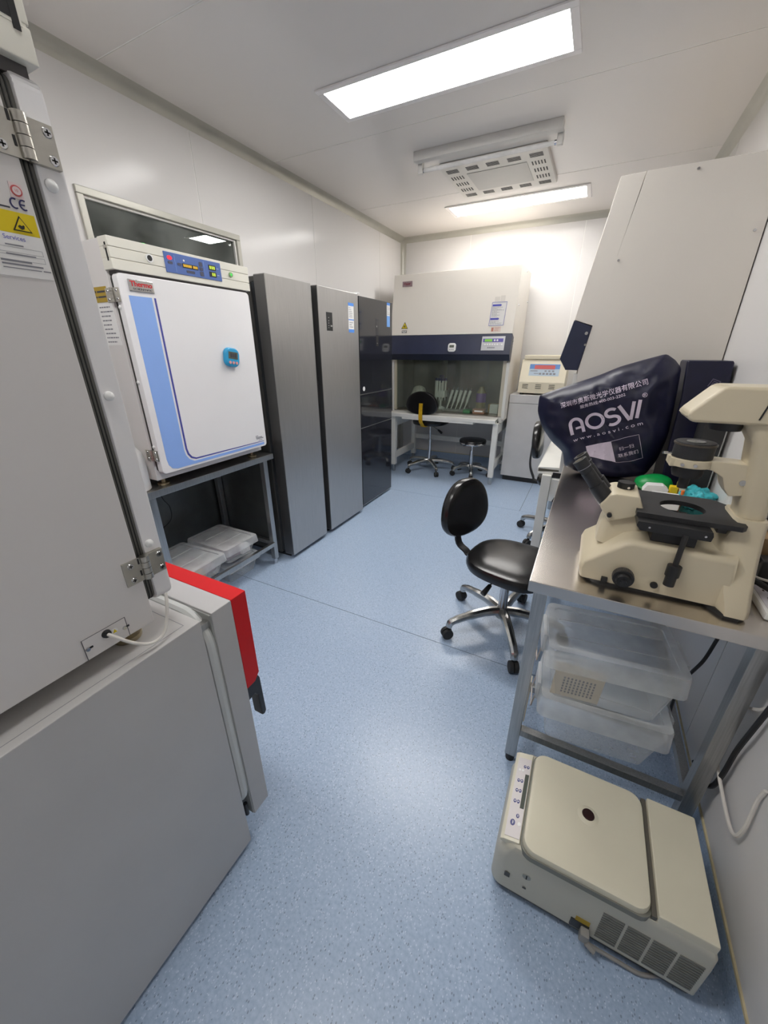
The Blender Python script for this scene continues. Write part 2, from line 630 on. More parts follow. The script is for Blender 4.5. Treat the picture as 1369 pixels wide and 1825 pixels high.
def lines(name, m, parent, origin, right, up, rows, off=0.0007):
    """rows of print too small to read: short thin bars (u, v, length, height)"""
    right = Vector(right).normalized()
    up = Vector(up).normalized()
    nrm = right.cross(up)
    o = Vector(origin)
    bm = bmesh.new()
    for u, v, l, t in rows:
        p = o + right * u + up * v + nrm * off
        bm.faces.new([bm.verts.new(q) for q in (p, p + right * l, p + right * l + up * t, p + up * t)])
    return obj(name, bm, m, parent, 0)


def decal(name, m, parent, origin, right, up, poly, off=0.0004, thick=0.0006):
    """thin flat sticker with its own edge; poly in (u, v)"""
    right = Vector(right).normalized()
    up = Vector(up).normalized()
    nrm = right.cross(up)
    o = Vector(origin)
    bm = bmesh.new()
    lo = [bm.verts.new(o + right * u + up * v) for u, v in poly]
    hi = [bm.verts.new(o + right * u + up * v + nrm * (off + thick)) for u, v in poly]
    bm.faces.new(hi)
    n = len(poly)
    for i in range(n):
        j = (i + 1) % n
        bm.faces.new((lo[i], lo[j], hi[j], hi[i]))
    return obj(name, bm, m, parent, 0)


def rect(u0, u1, v0, v1):
    return [(u0, v0), (u1, v0), (u1, v1), (u0, v1)]


def circ(u, v, r, n=20, ry=None):
    ry = r if ry is None else ry
    return [(u + r * math.cos(2 * math.pi * k / n), v + ry * math.sin(2 * math.pi * k / n)) for k in range(n)]


def printrows(u0, u1, v0, v1, n, fill=0.55, rag=0.4, seed=1):
    rr = random.Random(seed)
    out = []
    dv = (v1 - v0) / n
    for i in range(n):
        u = u0
        end = u1 - rr.random() * rag * (u1 - u0)
        while u < end - 0.003:
            l = min(end - u, rr.uniform(0.08, 0.22) * (u1 - u0))
            out.append((u, v1 - (i + 1) * dv + dv * (1 - fill) / 2, l, dv * fill))
            u += l + 0.03 * (u1 - u0)
    return out


# ================================================================== THE ROOM
X0, X1, Y0, Y1, H = -2.31, 0.53, -0.95, 4.95, 2.61

# floor: sheets of vinyl on a screed
fl = struct('floor', B().box(X0 - .05, X1 + .05, Y0 - .05, Y1 + .05, -0.05, -0.0016), DARKGAP)
g = 0.0016
for (a, b_, c, d) in ((X0, X1, Y0, 1.51), (X0, X1, 1.51, 3.52), (X0, -0.39, 3.52, Y1), (-0.39, X1, 3.52, Y1)):
    obj('vinyl_sheet', B().box(a + g, b_ - g, c + g, d - g, -0.0016, 0.0), VINYL, fl)

# ceiling: panels with a sealed joint
ce = struct('ceiling', B().box(X0 - .05, X1 + .05, Y0 - .05, Y1 + .05, H + .0015, H + .05), SEAL)
ys = [Y0, -0.78, 0.375, 1.53, 2.685, 3.84, Y1]
for a, b_ in zip(ys, ys[1:]):
    obj('ceiling_panel', B().box(X0, X1, a + .0035, b_ - .0035, H, H + .0015), CEIL, ce)

# left wall with a window in it
WY0, WY1, WZ0, WZ1 = 1.315, 2.316, 1.02, 2.112
wl = B()
for (a, b_, c, d) in ((Y0, WY0, 0, H), (WY1, Y1, 0, H), (WY0, WY1, 0, WZ0), (WY0, WY1, WZ1, H)):
    wl.box(X0 - .06, X0 - .002, a, b_, c, d)
wl = struct('wall_left', wl, SEAL)
seams = [Y0, -0.27, 0.88, 2.03, 3.175, 4.36, Y1]
for a, b_ in zip(seams, seams[1:]):
    pb = B()
    a2, b2 = a + .003, b_ - .003
    if b2 <= WY0 or a2 >= WY1:
        pb.box(X0 - .002, X0, a2, b2, 0, H)
    else:
        lo, hi = max(a2, WY0), min(b2, WY1)
        if a2 < WY0:
            pb.box(X0 - .002, X0, a2, WY0, 0, H)
        if b2 > WY1:
            pb.box(X0 - .002, X0, WY1, b2, 0, H)
        pb.box(X0 - .002, X0, lo, hi, 0, WZ0)
        pb.box(X0 - .002, X0, lo, hi, WZ1, H)
    obj('wall_panel', pb, WALL, wl)

wb = struct('wall_back', B().box(X0 - .06, X1 + .06, Y1 + .002, Y1 + .06, 0, H), SEAL)
seams = [X0, -1.475, -0.33, X1]
for a, b_ in zip(seams, seams[1:]):
    obj('wall_panel', B().box(a + .003, b_ - .003, Y1, Y1 + .002, 0, H), WALL, wb)
wr = struct('wall_right', B().box(X1 + .002, X1 + .06, Y0, Y1, 0, H), SEAL)
seams = [Y0, 0.2, 1.35, 2.5, 3.65, 4.8, Y1]
for a, b_ in zip(seams, seams[1:]):
    obj('wall_panel', B().box(X1, X1 + .002, a + .003, b_ - .003, 0, H), WALL, wr)
wn = struct('wall_near', B().box(X0 - .06, X1 + .06, Y0 - .06, Y0 - .002, 0, H), SEAL)
seams = [X0, -1.475, -0.33, X1]
for a, b_ in zip(seams, seams[1:]):
    obj('wall_panel', B().box(a + .003, b_ - .003, Y0 - .002, Y0, 0, H), WALL, wn)


# vinyl turned up the walls, with its bead of sealant
def skirt(name, axis, at, sgn, a, b):
    h, t, r = 0.10, 0.003, 0.03
    prof = [(0, 0), (0, h), (t, h)]
    for k in range(6):
        an = R(90 * k / 5)
        prof.append((t + r - r * math.cos(an), r - r * math.sin(an) + 0.0005))
    prof.append((t + r, 0))
    P = [(at + sgn * u, v) for u, v in prof]
    o = struct(name, B().prism(P, axis, a, b), VINYL)
    q = [(at + sgn * u, v) for u, v in ((0, h - .002), (0.005, h - .001), (0.004, h + .004), (0, h + .006))]
    obj('sealant_bead', B().prism(q, axis, a, b), YSEAL, o)


skirt('baseboard_left', 'y', X0, 1, Y0, Y1)
skirt('baseboard_right', 'y', X1, -1, Y0, Y1)
skirt('baseboard_back', 'x', Y1, -1, X0, X1)


# cove trims
def cove(u, v, su, sv, r=0.052, n=6):
    pts = [(u, v), (u + su * r, v)]
    for k in range(1, n):
        a = R(90 * k / n)
        pts.append((u + su * (r - r * 0.92 * math.sin(a)), v + sv * (r - r * 0.92 * math.cos(a))))
    pts.append((u, v + sv * r))
    return pts


struct('trim_1', B().prism(cove(X0, H, 1, -1), 'y', Y0, Y1), COVE)
struct('trim_2', B().prism(cove(Y1, H, -1, -1), 'x', X0, X1), COVE)
struct('trim_3', B().prism(cove(X1, H, -1, -1), 'y', Y0, Y1), COVE)
struct('trim_4', B().prism(cove(X0, Y1, 1, -1), 'z', 0, H), COVE)
struct('trim_5', B().prism(cove(X1, Y1, -1, -1), 'z', 0, H), COVE)

# window in the left wall: frame, bead, pane, and a dim corridor behind it
fw = .032
fb = B()
for (a, b_, c, d) in ((WY0, WY1, WZ1 - fw, WZ1), (WY0, WY1, WZ0, WZ0 + fw), (WY0, WY0 + fw, WZ0 + fw, WZ1 - fw), (WY1 - fw, WY1, WZ0 + fw, WZ1 - fw)):
    fb.box(X0 - .05, X0 + .012, a, b_, c, d, .004)
win = struct('window_1', fb, COVE)
bd = B()
for (a, b_, c, d) in ((WY0, WY1, WZ1 - fw - .010, WZ1 - fw), (WY0 + fw, WY0 + fw + .010, WZ0, WZ1 - fw - .010), (WY1 - fw - .010, WY1 - fw, WZ0, WZ1 - fw - .010)):
    bd.box(X0 - .02, X0 - .004, a + (.0 if c > 1.5 else 0), b_, c, d, .002)
obj('glazing_bead', bd, SEAL, win)
obj('window_pane', B().box(X0 - .024, X0 - .018, WY0 + fw, WY1 - fw, WZ0 + fw, WZ1 - fw), WINGLASS, win)
cb = B()
AX = -5.4
cb.box(AX - .05, AX, -.3, 6.0, 0, H)
cb.box(AX - .05, X0 - .06, -.35, -.3, 0, H)
cb.box(AX - .05, X0 - .06, 6.0, 6.05, 0, H)
cb.box(AX - .05, X0 - .06, -.35, 6.05, H, H + .05)
cb.box(AX - .05, X0 - .06, -.35, 6.05, -.05, 0)
struct('wall_adjoining_room', cb, mat('adjoining_grey', (0.45, 0.49, 0.465), 0.5, var=0.1, vscale=1.5))


# ================================================================== CEILING FITTINGS
def ceiling_light(x0, x1, y0, y1, label, lamp=LAMP):
    t = thing('ceiling_light', label, 'ceiling light', ((x0 + x1) / 2, (y0 + y1) / 2, H))
    f = .034
    fb = B()
    for (a, b_, c, d) in ((x0 - f, x1 + f, y0 - f, y0), (x0 - f, x1 + f, y1, y1 + f), (x0 - f, x0, y0, y1), (x1, x1 + f, y0, y1)):
        fb.box(a, b_, c, d, H - .009, H - .0005, .002)
    obj('frame', fb, mat('light_frame', (0.84, 0.81, 0.80), 0.4), t)
    obj('diffuser', B().box(x0, x1, y0, y1, H - .006, H - .001), lamp, t)


ceiling_light(-1.483, -0.332, 2.199, 2.452, 'long lit ceiling panel nearest the camera, over the middle of the aisle')
ceiling_light(-1.475, -0.325, .235, .49, 'long lit ceiling panel straight above the camera, beside the near incubator',
              mat('dimmed_light_diffuser', (0.9, 0.9, 0.9), 0.5, emit=(1.0, 0.985, 0.96), estr=LIGHT * .78))  # unseen overhead panel, output lowered to balance the near end
ceiling_light(-1.467, -0.322, 4.157, 4.415, 'long lit ceiling panel near the back wall, beyond the vent grille',
              mat('back_light_diffuser', (0.9, 0.9, 0.9), 0.5, emit=(1.0, 0.98, 0.95), estr=LIGHT * .9))

ceiling_light(-4.50, -4.22, 3.72, 4.02, 'small lit ceiling panel in the adjoining room seen through the window',
              mat('distant_light_diffuser', (0.9, 0.9, 0.9), 0.5, emit=(1.0, 0.99, 0.97), estr=LIGHT * .5))
# vent panel
t = thing('ceiling_vent', 'square white ventilation panel with slotted rim on the ceiling', 'vent', (-.878, 3.575, H))
ax0, ax1, ay0, ay1, az = -1.24, -.515, 3.25, 3.905, H - .032
obj('panel', B().box(ax0, ax1, ay0, ay1, az, H - .0005, .006), mat('vent_white', (0.62, 0.60, 0.56), 0.45, var=0.02), t)
obj('centre_plate', B().box(-1.085, -.665, 3.415, 3.765, az - .003, az, .001), mat('vent_plate', (0.47, 0.46, 0.44), 0.5, var=0.02), t)


def slots(x, y, along, n=5, l=.085, pitch=.013):
    s = B()
    for k in range(n):
        d = (k - (n - 1) / 2) * pitch
        if along == 'x':
            s.box(x - l / 2, x + l / 2, y + d - .0028, y + d + .0028, az - .0012, az + .003)
        else:
            s.box(x + d - .0042, x + d + .0042, y - l / 2, y + l / 2, az - .0012, az + .003)
    obj('slot_grille', s, BLACKL, t, 0)


for k in range(5):
    slots(-1.165 + k * .143, 3.335, 'x')
    slots(-1.165 + k * .143, 3.835, 'x')
for k in range(3):
    slots(-1.165, 3.46 + k * .125, 'y', 5, .06, .02)
    slots(-.593, 3.46 + k * .125, 'y', 5, .06, .02)

# bare tube batten in front of it
t = thing('tube_batten', 'white ceiling batten with one bare unlit glass tube before the vent', 'tube lamp', (-.86, 3.03, H))
obj('channel', B().box(-1.33, -.405, 3.0, 3.055, H - .052, H - .0005, .003), mat('batten_white', (0.60, 0.585, 0.56), 0.42, var=0.02), t)
obj('reflector', B().prism([(3.05, H - .05), (3.11, H - .03), (3.11, H - .027), (3.05, H - .045)], 'x', -1.31, -.43), ALU, t)
for x in (-1.325, -.44):
    obj('lamp_holder', B().box(x, x + .035, 3.068, 3.10, H - .10, H - .03, .004), mat('batten_white', (0, 0, 0)), t)
obj('glass_tube', B().cyl((-1.288, 3.085, H - .082), (-.44, 3.085, H - .082), .0125, n=14), TUBEG, t)
for x in (-1.305, -.452):
    obj('tube_cap', B().cyl((x, 3.085, H - .082), (x + .022, 3.085, H - .082), .0135, n=14), CHROME, t)
obj('switch_cap', B().cyl((-.53, 2.999, H - .028), (-.53, 2.994, H - .028), .016, n=18), mat('batten_white', (0, 0, 0)), t)


# ================================================================== INCUBATORS
# local frame: x to the right of someone facing the door (0 = hinge side), y from door front to the back, z from the feet
IW, IDEP = .686, .66
FX, FZ, FN = Vector((1, 0, 0)), Vector((0, 0, 1)), Vector((0, -1, 0))


def incubator(name, label, loc, rotz, front=True, side=True):
    t = thing(name, label, 'incubator', loc, rotz, 'matching laboratory incubators', world=False)
    b = B()
    b.box(0, IW, .054, IDEP, .037, 1.004, .004)
    body = obj('body', b, ENAMEL, t)
    for x in (.05, IW - .05):
        for y in (.09, IDEP - .08):
            obj('foot', B().cyl((x, y, 0), (x, y, .012), .026, .028, n=18, bev=.003).cyl((x, y, .012), (x, y, .037), .009, n=10),
                mat('foot_brass', (0.42, 0.36, 0.24), 0.35, metal=0.9), t)
    # header of three bands
    hb = B()
    hb.box(-.001, IW + .012, .004, .056, .899, 1.004)
    for z0, z1 in ((.897, .9335), (.935, .9715), (.973, 1.006)):
        hb.box(-.002, IW + .014, 0, .058, z0, z1, .0025)
    head = obj('header', hb, IVORY, t)
    obj('slot', B().box(-.0035, .001, .012, .020, .925, .985), BLACKL, head)
    obj('slot_catch', B().box(-.006, -.001, .008, .026, .965, .975, .001), HINGE, head)
    obj('header_gap_shade', B().box(.012, IW - .008, .010, .056, .882, .900), mat('gap_shade_grey', (0.07, 0.065, 0.065), 0.6), head)  # dark block standing in for the shade between header and door
    # door
    db = B()
    P = rrect(.004, IW - .002, .074, .888, .018)
    db.prism(P, 'y', 0, .036, .005)
    door = obj('door', db, DOORW, t)
    gk = B()
    gk.prism(rrect(.010, IW - .008, .08, .882, .014), 'y', .034, .056)
    gas = obj('door_gasket', gk, GASK, t)
    gl = B()
    for y in (.0405, .046):
        gl.prism(rrect(.0088, IW - .0068, .079, .8832, .014), 'y', y, y + .0016)
    obj('gasket_groove', gl, BLACKL, gas)
    # stripes
    st = [(.034, .812), (.13, .812), (.131, .165), (.136, .138), (.150, .116), (.176, .1005), (.661, .0985), (.661, .086),
          (.080, .086), (.054, .093), (.039, .112), (.034, .14)]
    decal('stripe', LBLUE, door, (0, 0, 0), FX, FZ, st[::1])
    ln = [(.140, .812), (.148, .812), (.149, .168), (.155, .142), (.168, .124), (.19, .114), (.661, .1075), (.661, .1045),
          (.186, .1075), (.161, .118), (.146, .138), (.140, .168)]
    decal('pinstripe', DBLUE, door, (0, 0, 0), FX, FZ, ln)
    lines('model_print', GPRINT, door, (.60, 0, .112), FX, FZ, [(0, .028, .02, .004), (0, .019, .05, .005), (.004, .012, .056, .005), (.02, .003, .03, .003)])
    pl = obj('name_plate', B().box(.040, .146, -.005, .001, .828, .871, .003), CHROME, door)
    text('brand_lettering', 'Thermo', REDTXT, pl, (.047, -.0052, .846), FX, FZ, h=.019, width=.092, bold=.025)
    text('brand_lettering', 'SCIENTIFIC', PRINT, pl, (.056, -.0052, .834), FX, FZ, h=.007, width=.082)
    # hinges on the left side face
    for zz in (.137, .787):
        h = B().box(-.0035, 0, .045, .086, zz, zz + .05, .001)
        hg = obj('hinge', h, HINGE, t)
        obj('door_leaf', B().box(-.0036, .005, .006, .044, zz + .0005, zz + .0495, .001), HINGE, hg)
        for k in range(4):
            obj('knuckle', B().cyl((-.004, .0445, zz + .001 + k * .0125), (-.004, .0445, zz + .0125 + k * .0125), .0085, n=14), HINGE, hg)
        for z in (zz + .012, zz + .0375):
            obj('hinge_notch', B().box(-.0042, -.0034, .0545, .0575, z, z + .0115), BLACKL, hg)
        for y in (.0145, .0715):
            for z in (zz + .0095, zz + .0395):
                s_ = obj('screw', B().cyl((-.0034, y, z), (-.0052, y, z), .0062, .0052, n=18), CHROME, hg)
                c_ = B().box(-.0056, -.005, y - .0034, y + .0034, z - .0009, z + .0009)
                c_.box(-.0056, -.005, y - .0009, y + .0009, z - .0034, z + .0034)
                obj('screw_cross', c_, BLACKL, s_, 0)
    for z in (.768, .484, .203):
        obj('cap_button', B().lathe([(.0008, -.0062), (.005, -.005), (.0078, -.0022), (.0082, .0005)], (0, 0, 0), 16,
                                    Matrix.Translation((0.0035, .0235, z)) @ Matrix.Rotation(R(90), 4, 'Y')), WHITEP, door)
    if front:
        pa = obj('control_panel', B().box(.223, .517, -.003, .001, .919, .995, .001), BLUEP, head)
        decal('alarm_lamp', REDLED, pa, (0, -.003, 0), FX, FZ, circ(.247, .974, .012, 16, .008))
        decal('panel_divider', LBLUE, pa, (0, -.003, 0), FX, FZ, rect(.270, .2712, .926, .988))
        decal('panel_divider', LBLUE, pa, (0, -.003, 0), FX, FZ, rect(.419, .4202, .926, .988))
        for u0, u1, v0, v1 in ((.236, .258, .951, .961), (.281, .302, .951, .961), (.322, .365, .929, .939), (.394, .412, .964, .982),
                               (.394, .412, .948, .961), (.394, .412, .926, .944)):
            decal('key', mat('key_grey', (0.06, 0.065, 0.11), 0.5), pa, (0, -.003, 0), FX, FZ, rrect(u0, u1, v0, v1, .003, 3))
        decal('message_window', BLACKL, pa, (0, -.003, 0), FX, FZ, rect(.306, .386, .947, .963))
        lines('message_digits', AMBER, pa, (.309, -.0045, .950), FX, FZ, [(k * .0062 + (.006 if k > 6 else 0), 0, .0045, .010) for k in range(11)])
        for v in (.958, .931):
            w_ = decal('digit_window', BLACKL, pa, (0, -.003, 0), FX, FZ, rect(.446, .486, v, v + .021))
            lines('digits', LIME, pa, (.450 if v > .95 else .460, -.0045, v + .004), FX, FZ,
                  [(k * .011, 0, .008, .013) for k in range(3 if v > .95 else 2)])
            decal('panel_tick', WHITEP, pa, (0, -.003, 0), FX, FZ, rect(.491, .503, v + .010, v + .0112))
        decal('status_light', WHITEP, pa, (0, -.003, 0), FX, FZ, circ(.316, .974, .004, 10))
        obj('key_ring', B().cyl((.156, 0, .957), (.156, -.003, .957), .0155, n=22), WHITEP, head)
        obj('keyhole', B().cyl((.156, -.0028, .957), (.156, -.0036, .957), .0105, n=22), BLACKL, head)
        obj('power_button', B().cyl((.577, 0, .956), (.577, -.006, .956), .0115, n=20, bev=.002), mat('green_button', (0.22, 0.40, 0.16), 0.4), head)
        obj('power_symbol', B().cyl((.577, -.006, .956), (.577, -.007, .956), .005, n=14), GREENLED, head)
        obj('top_lamp', B().ball((.175, .05, 1.006), (.018, .018, .012)), GREENLED, head)
    return t


# far unit on the steel stand: side labels on its hinge side
SX, SY = Vector((0, -1, 0)), Vector((0, 0, 1))      # on the side face x=0 (normal -x): right = -y, up = z
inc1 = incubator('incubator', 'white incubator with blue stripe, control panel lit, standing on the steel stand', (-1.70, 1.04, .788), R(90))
decal('warning_sticker', OCHRE, inc1, (0, .165, .79), SX, SY, rect(0, .085, 0, .055))
lines('sticker_print', PRINT, inc1, (0, .165, .79), SX, SY, [(.018, .034, .055, .007), (.018, .016, .055, .006), (.004, .016, .01, .006), (.004, .034, .008, .008)], off=.0013)
decal('rating_label', PAPER, inc1, (0, .165, .60), SX, SY, rect(0, .10, .03, .185))
lines('label_print', GPRINT, inc1, (0, .165, .60), SX, SY, printrows(.008, .095, .035, .18, 9, .3, .5, 3), off=.0013)

# near unit on the red oven: only its hinge side is seen
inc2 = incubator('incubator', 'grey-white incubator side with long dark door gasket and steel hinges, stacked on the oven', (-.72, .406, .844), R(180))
decal('seal_sticker', mat('pale_pink', (0.72, 0.60, 0.60), 0.6), inc2, (0, 0, 0), SX, SY, [(-.078, .741), (-.064, .740), (-.063, .757), (-.077, .758)])
decal('seal_ring', mat('ring_red', (0.55, 0.09, 0.09), 0.5), inc2, (0, 0, 0), SX, SY, circ(-.0705, .749, .0062, 20), .0012)
decal('seal_centre', mat('pale_pink', (0, 0, 0)), inc2, (0, 0, 0), SX, SY, circ(-.0705, .749, .0046, 20), .0018)
text('seal_digits', '10', mat('ring_red', (0, 0, 0)), inc2, (0, .0725, .7475), SX, SY, h=.003, off=.0028)


for cx_, s_ in ((-.0765, 0), (-.0665, 1)):
    pts = []
    for k in range(13):
        a = R(60 + 240 * k / 12)
        pts.append((cx_ + .0052 * math.cos(a), .7345 + .0062 * math.sin(a)))
    for k in range(13):
        a = R(300 - 240 * k / 12)
        pts.append((cx_ + .0036 * math.cos(a), .7345 + .0046 * math.sin(a)))
    decal('conformity_mark', mat('ce_ink', (0.02, 0.02, 0.10), 0.5), inc2, (0, 0, 0), SX, SY, pts, .0004)
    if s_:
        decal('conformity_mark', mat('ce_ink', (0, 0, 0)), inc2, (0, 0, 0), SX, SY, rect(cx_ - .004, cx_ + .001, .7338, .7352), .0004)
lines('side_print', PRINT, inc2, (0, 0, 0), SX, SY, [(-.10, .7275, .017, .002)])
decal('warning_sticker', YELLOW, inc2, (0, 0, 0), SX, SY, rect(-.16, -.0585, .6995, .7245))
tri = [(-.0770, .7205), (-.0875, .7030), (-.0665, .7030)]
cxm = sum(p[0] for p in tri) / 3
czm = sum(p[1] for p in tri) / 3
decal('hot_surface_triangle', BLACKL, inc2, (0, 0, 0), SX, SY, tri, .0012)
decal('triangle_field', YELLOW, inc2, (0, 0, 0), SX, SY, [(cxm + (u - cxm) * .8, czm + (v - czm) * .8) for u, v in tri], .0018)
decal('hand_symbol', BLACKL, inc2, (0, 0, 0), SX, SY, [(-.0815, .7085), (-.0795, .7100), (-.077, .7090), (-.0755, .7105), (-.0742, .7095), (-.0752, .7062), (-.078, .7048), (-.0805, .7068)], .0024)
lab = decal('service_label', PAPER, inc2, (0, 0, 0), SX, SY, rect(-.16, -.0572, .6485, .6993))
text('label_lettering', 'Services', BPRINT, lab, (0, .1015, .6915), SX, SY, h=.0052, off=.0014)
lines('label_print', GPRINT, lab, (0, 0, 0), SX, SY, [(-.102, .6845, .02, .0016), (-.104, .6735, .033, .0018), (-.112, .6655, .034, .002), (-.112, .6615, .046, .002),
                                                      (-.112, .6575, .043, .0012), (-.067, .6575, .009, .0014)], off=.0014)
bx = []
for z_ in (.6765, .6675):
    bx += [(-.16, z_, .0985, .0004), (-.16, z_ + .006, .0985, .0004), (-.0619, z_, .0004, .006)]
lines('label_rules', GPRINT, lab, (0, 0, 0), SX, SY, bx, off=.0013)
pt = decal('access_plate', ENAMEL, inc2, (0, 0, 0), SX, SY, rect(-.182, -.107, .040, .083), .0003, .0012)
ed = [(-.1826, .040, .0012, .0434), (-.1076, .040, .0012, .0434), (-.1826, .0826, .076, .0012)]
lines('plate_gap', PRINT, pt, (0, 0, 0), SX, SY, ed, off=.0019)
for y in (.177, .112):
    obj('screw', B().cyl((-.001, y, .0615), (-.0045, y, .0615), .0042, .0034, n=14), CHROME, pt)
    obj('screw_slot', B().box(-.002, -.0015, y - .009, y - .003, .060, .064), BLACKL, pt)
obj('grommet', B().cyl((0, .143, .071), (-.007, .143, .071), .0085, .007, n=20, bev=.0015), BLACK, pt)
decal('shock_sticker', PAPER, pt, (0, 0, 0), SX, SY, circ(-.129, .067, .0055, 16), .0016)
decal('shock_triangle', YELLOW, pt, (0, 0, 0), SX, SY, [(-.1325, .0642), (-.1255, .0642), (-.129, .071)], .0026)
cord = [(-.004, .143, .071), (-.016, .138, .066), (-.026, .118, .040), (-.030, .09, .017), (-.029, .062, .017), (-.024, .045, .040), (-.020, .034, .072), (-.012, .026, .092)]
obj('cord', B().tube(cord, .0032, 8, 6), CABLEW, inc2)
obj('header_recess', B().box(-.003, .002, .012, .031, .934, .975), BLACKL, inc2)
obj('recess_rim', B().box(-.0026, .001, .009, .034, .930, .979, .0008), IVORY, inc2)

# ================================================================== OVEN UNDER THE NEAR INCUBATOR
OX0, OX1 = -1.45, -.68
t = thing('drying_oven', 'grey laboratory oven with red front strip under the near incubator', 'oven', (-1.06, .1, 0))
ob = B()
ob.box(OX0, OX1, -.26, .421, .012, .844, .003)
body = obj('body', ob, OVENG, t)
obj('top_seam', B().box(-.7005, -.6995, -.25, .394, .8435, .8443), GPRINT, body)
obj('top_seam', B().box(OX0 + .02, -.6995, .3935, .3945, .8435, .8443), GPRINT, body)
for x in (OX0 + .06, OX1 - .06):
    for y in (-.2, .36):
        obj('foot', B().cyl((x, y, 0), (x, y, .013), .025, n=16), RUBBER, t)
# door gap: gasket loop, latch, hinge pin
gp = []
for u, v in rrect(OX0 + .022, OX1 - .012, .155, .832, .07, 8):
    gp.append((u, .4365, v))
obj('door_gasket', B().tube(gp, .0135, 10, 0, True), SEALG, t)
obj('inner_frame', B().box(OX0 + .03, OX1 - .03, .418, .452, .17, .815), DARKGAP, t)
obj('latch_bar', B().box(-.712, -.690, .419, .455, .805, .822, .001), STEEL, t)
obj('hinge_pin', B().cyl((-.695, .436, .105), (-.695, .436, .155), .006, n=10), BLACK, t)
dr = obj('door', B().box(OX0, OX1, .450, .508, .094, .844, .003), OVENG, t)
obj('gasket_seat', B().box(OX0 + .01, OX1 - .004, .447, .4515, .10, .838), mat('seat_grey', (0.33, 0.335, 0.32), 0.4), dr)
rp = [(.507, .845), (.5525, .845), (.5525, .577), (.535, .557), (.507, .556)]
red = obj('red_front_strip', B().prism(rp, 'x', OX0, OX1 + .0008, .0015), RED, t, label='red control strip')
hd = B()
hd.prism([(.512, .535), (.545, .552), (.562, .548), (.570, .53), (.5735, .395), (.566, .386), (.556, .39), (.5535, .475), (.544, .49), (.520, .485), (.512, .50)], 'x', -.735, -.700, .004)
obj('door_handle', hd, BLACK, dr, label='black lever handle')

# ================================================================== STAND UNDER THE FAR INCUBATOR
t = thing('steel_stand', 'stainless steel stand carrying the white incubator with blue stripe', 'stand', (-2.0, 1.38, 0))
sx0, sx1, sy0, sy1 = -2.27, -1.738, .95, 1.805
obj('top', B().box(sx0, sx1, sy0, sy1, .753, .788, .003), STEEL, t)
for x in (sx0 + .02, sx1 - .055):
    for y in (sy0 + .03, sy1 - .075):
        lg = obj('leg', B().box(x, x + .035, y, y + .035, .04, .754, .002), STEEL, t)
        obj('foot', B().cyl((x + .0175, y + .0175, 0), (x + .0175, y + .0175, .042), .013, .016, n=14), CHROME, lg)
obj('shelf_rail', B().box(sx1 - .03, sx1 - .008, sy0 + .06, sy1 - .07, .147, .176, .002), STEEL, t)
obj('shelf_rail', B().box(sx0 + .03, sx0 + .05, sy0 + .06, sy1 - .07, .147, .176, .002), STEEL, t)
obj('shelf_rail', B().box(sx0 + .05, sx1 - .03, sy1 - .07, sy1 - .045, .147, .176, .002), STEEL, t)
obj('shelf_rail', B().box(sx0 + .05, sx1 - .03, sy0 + .035, sy0 + .06, .147, .176, .002), STEEL, t)
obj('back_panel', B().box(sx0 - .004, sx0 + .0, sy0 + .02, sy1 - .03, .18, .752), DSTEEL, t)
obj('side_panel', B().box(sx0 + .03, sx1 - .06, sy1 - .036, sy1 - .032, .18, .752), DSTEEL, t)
obj('wire', B().tube([(-2.2, 1.27, .752), (-2.19, 1.30, .58), (-2.2, 1.34, .50), (-2.2, 1.33, .42), (-2.2, 1.26, .38)], .003, 6, 6), CABLEB, t)
# jug at the near end of the stand
jb = B()
jb.lathe([(.055, .7885), (.062, .795), (.062, .93), (.056, .965), (.035, .995), (.022, 1.005), (.020, 1.03), (.0, 1.03)], (-1.815, 1.0 - .03, 0), 24)
jug = thing('jug', 'white plastic jug at the left end of the steel stand', 'jug', (-1.815, .97, .788))
obj('bottle_body', jb, WHITEP, jug)
obj('lid', B().cyl((-1.815, .97, 1.028), (-1.815, .97, 1.055), .024, n=20), WHITEP, jug)


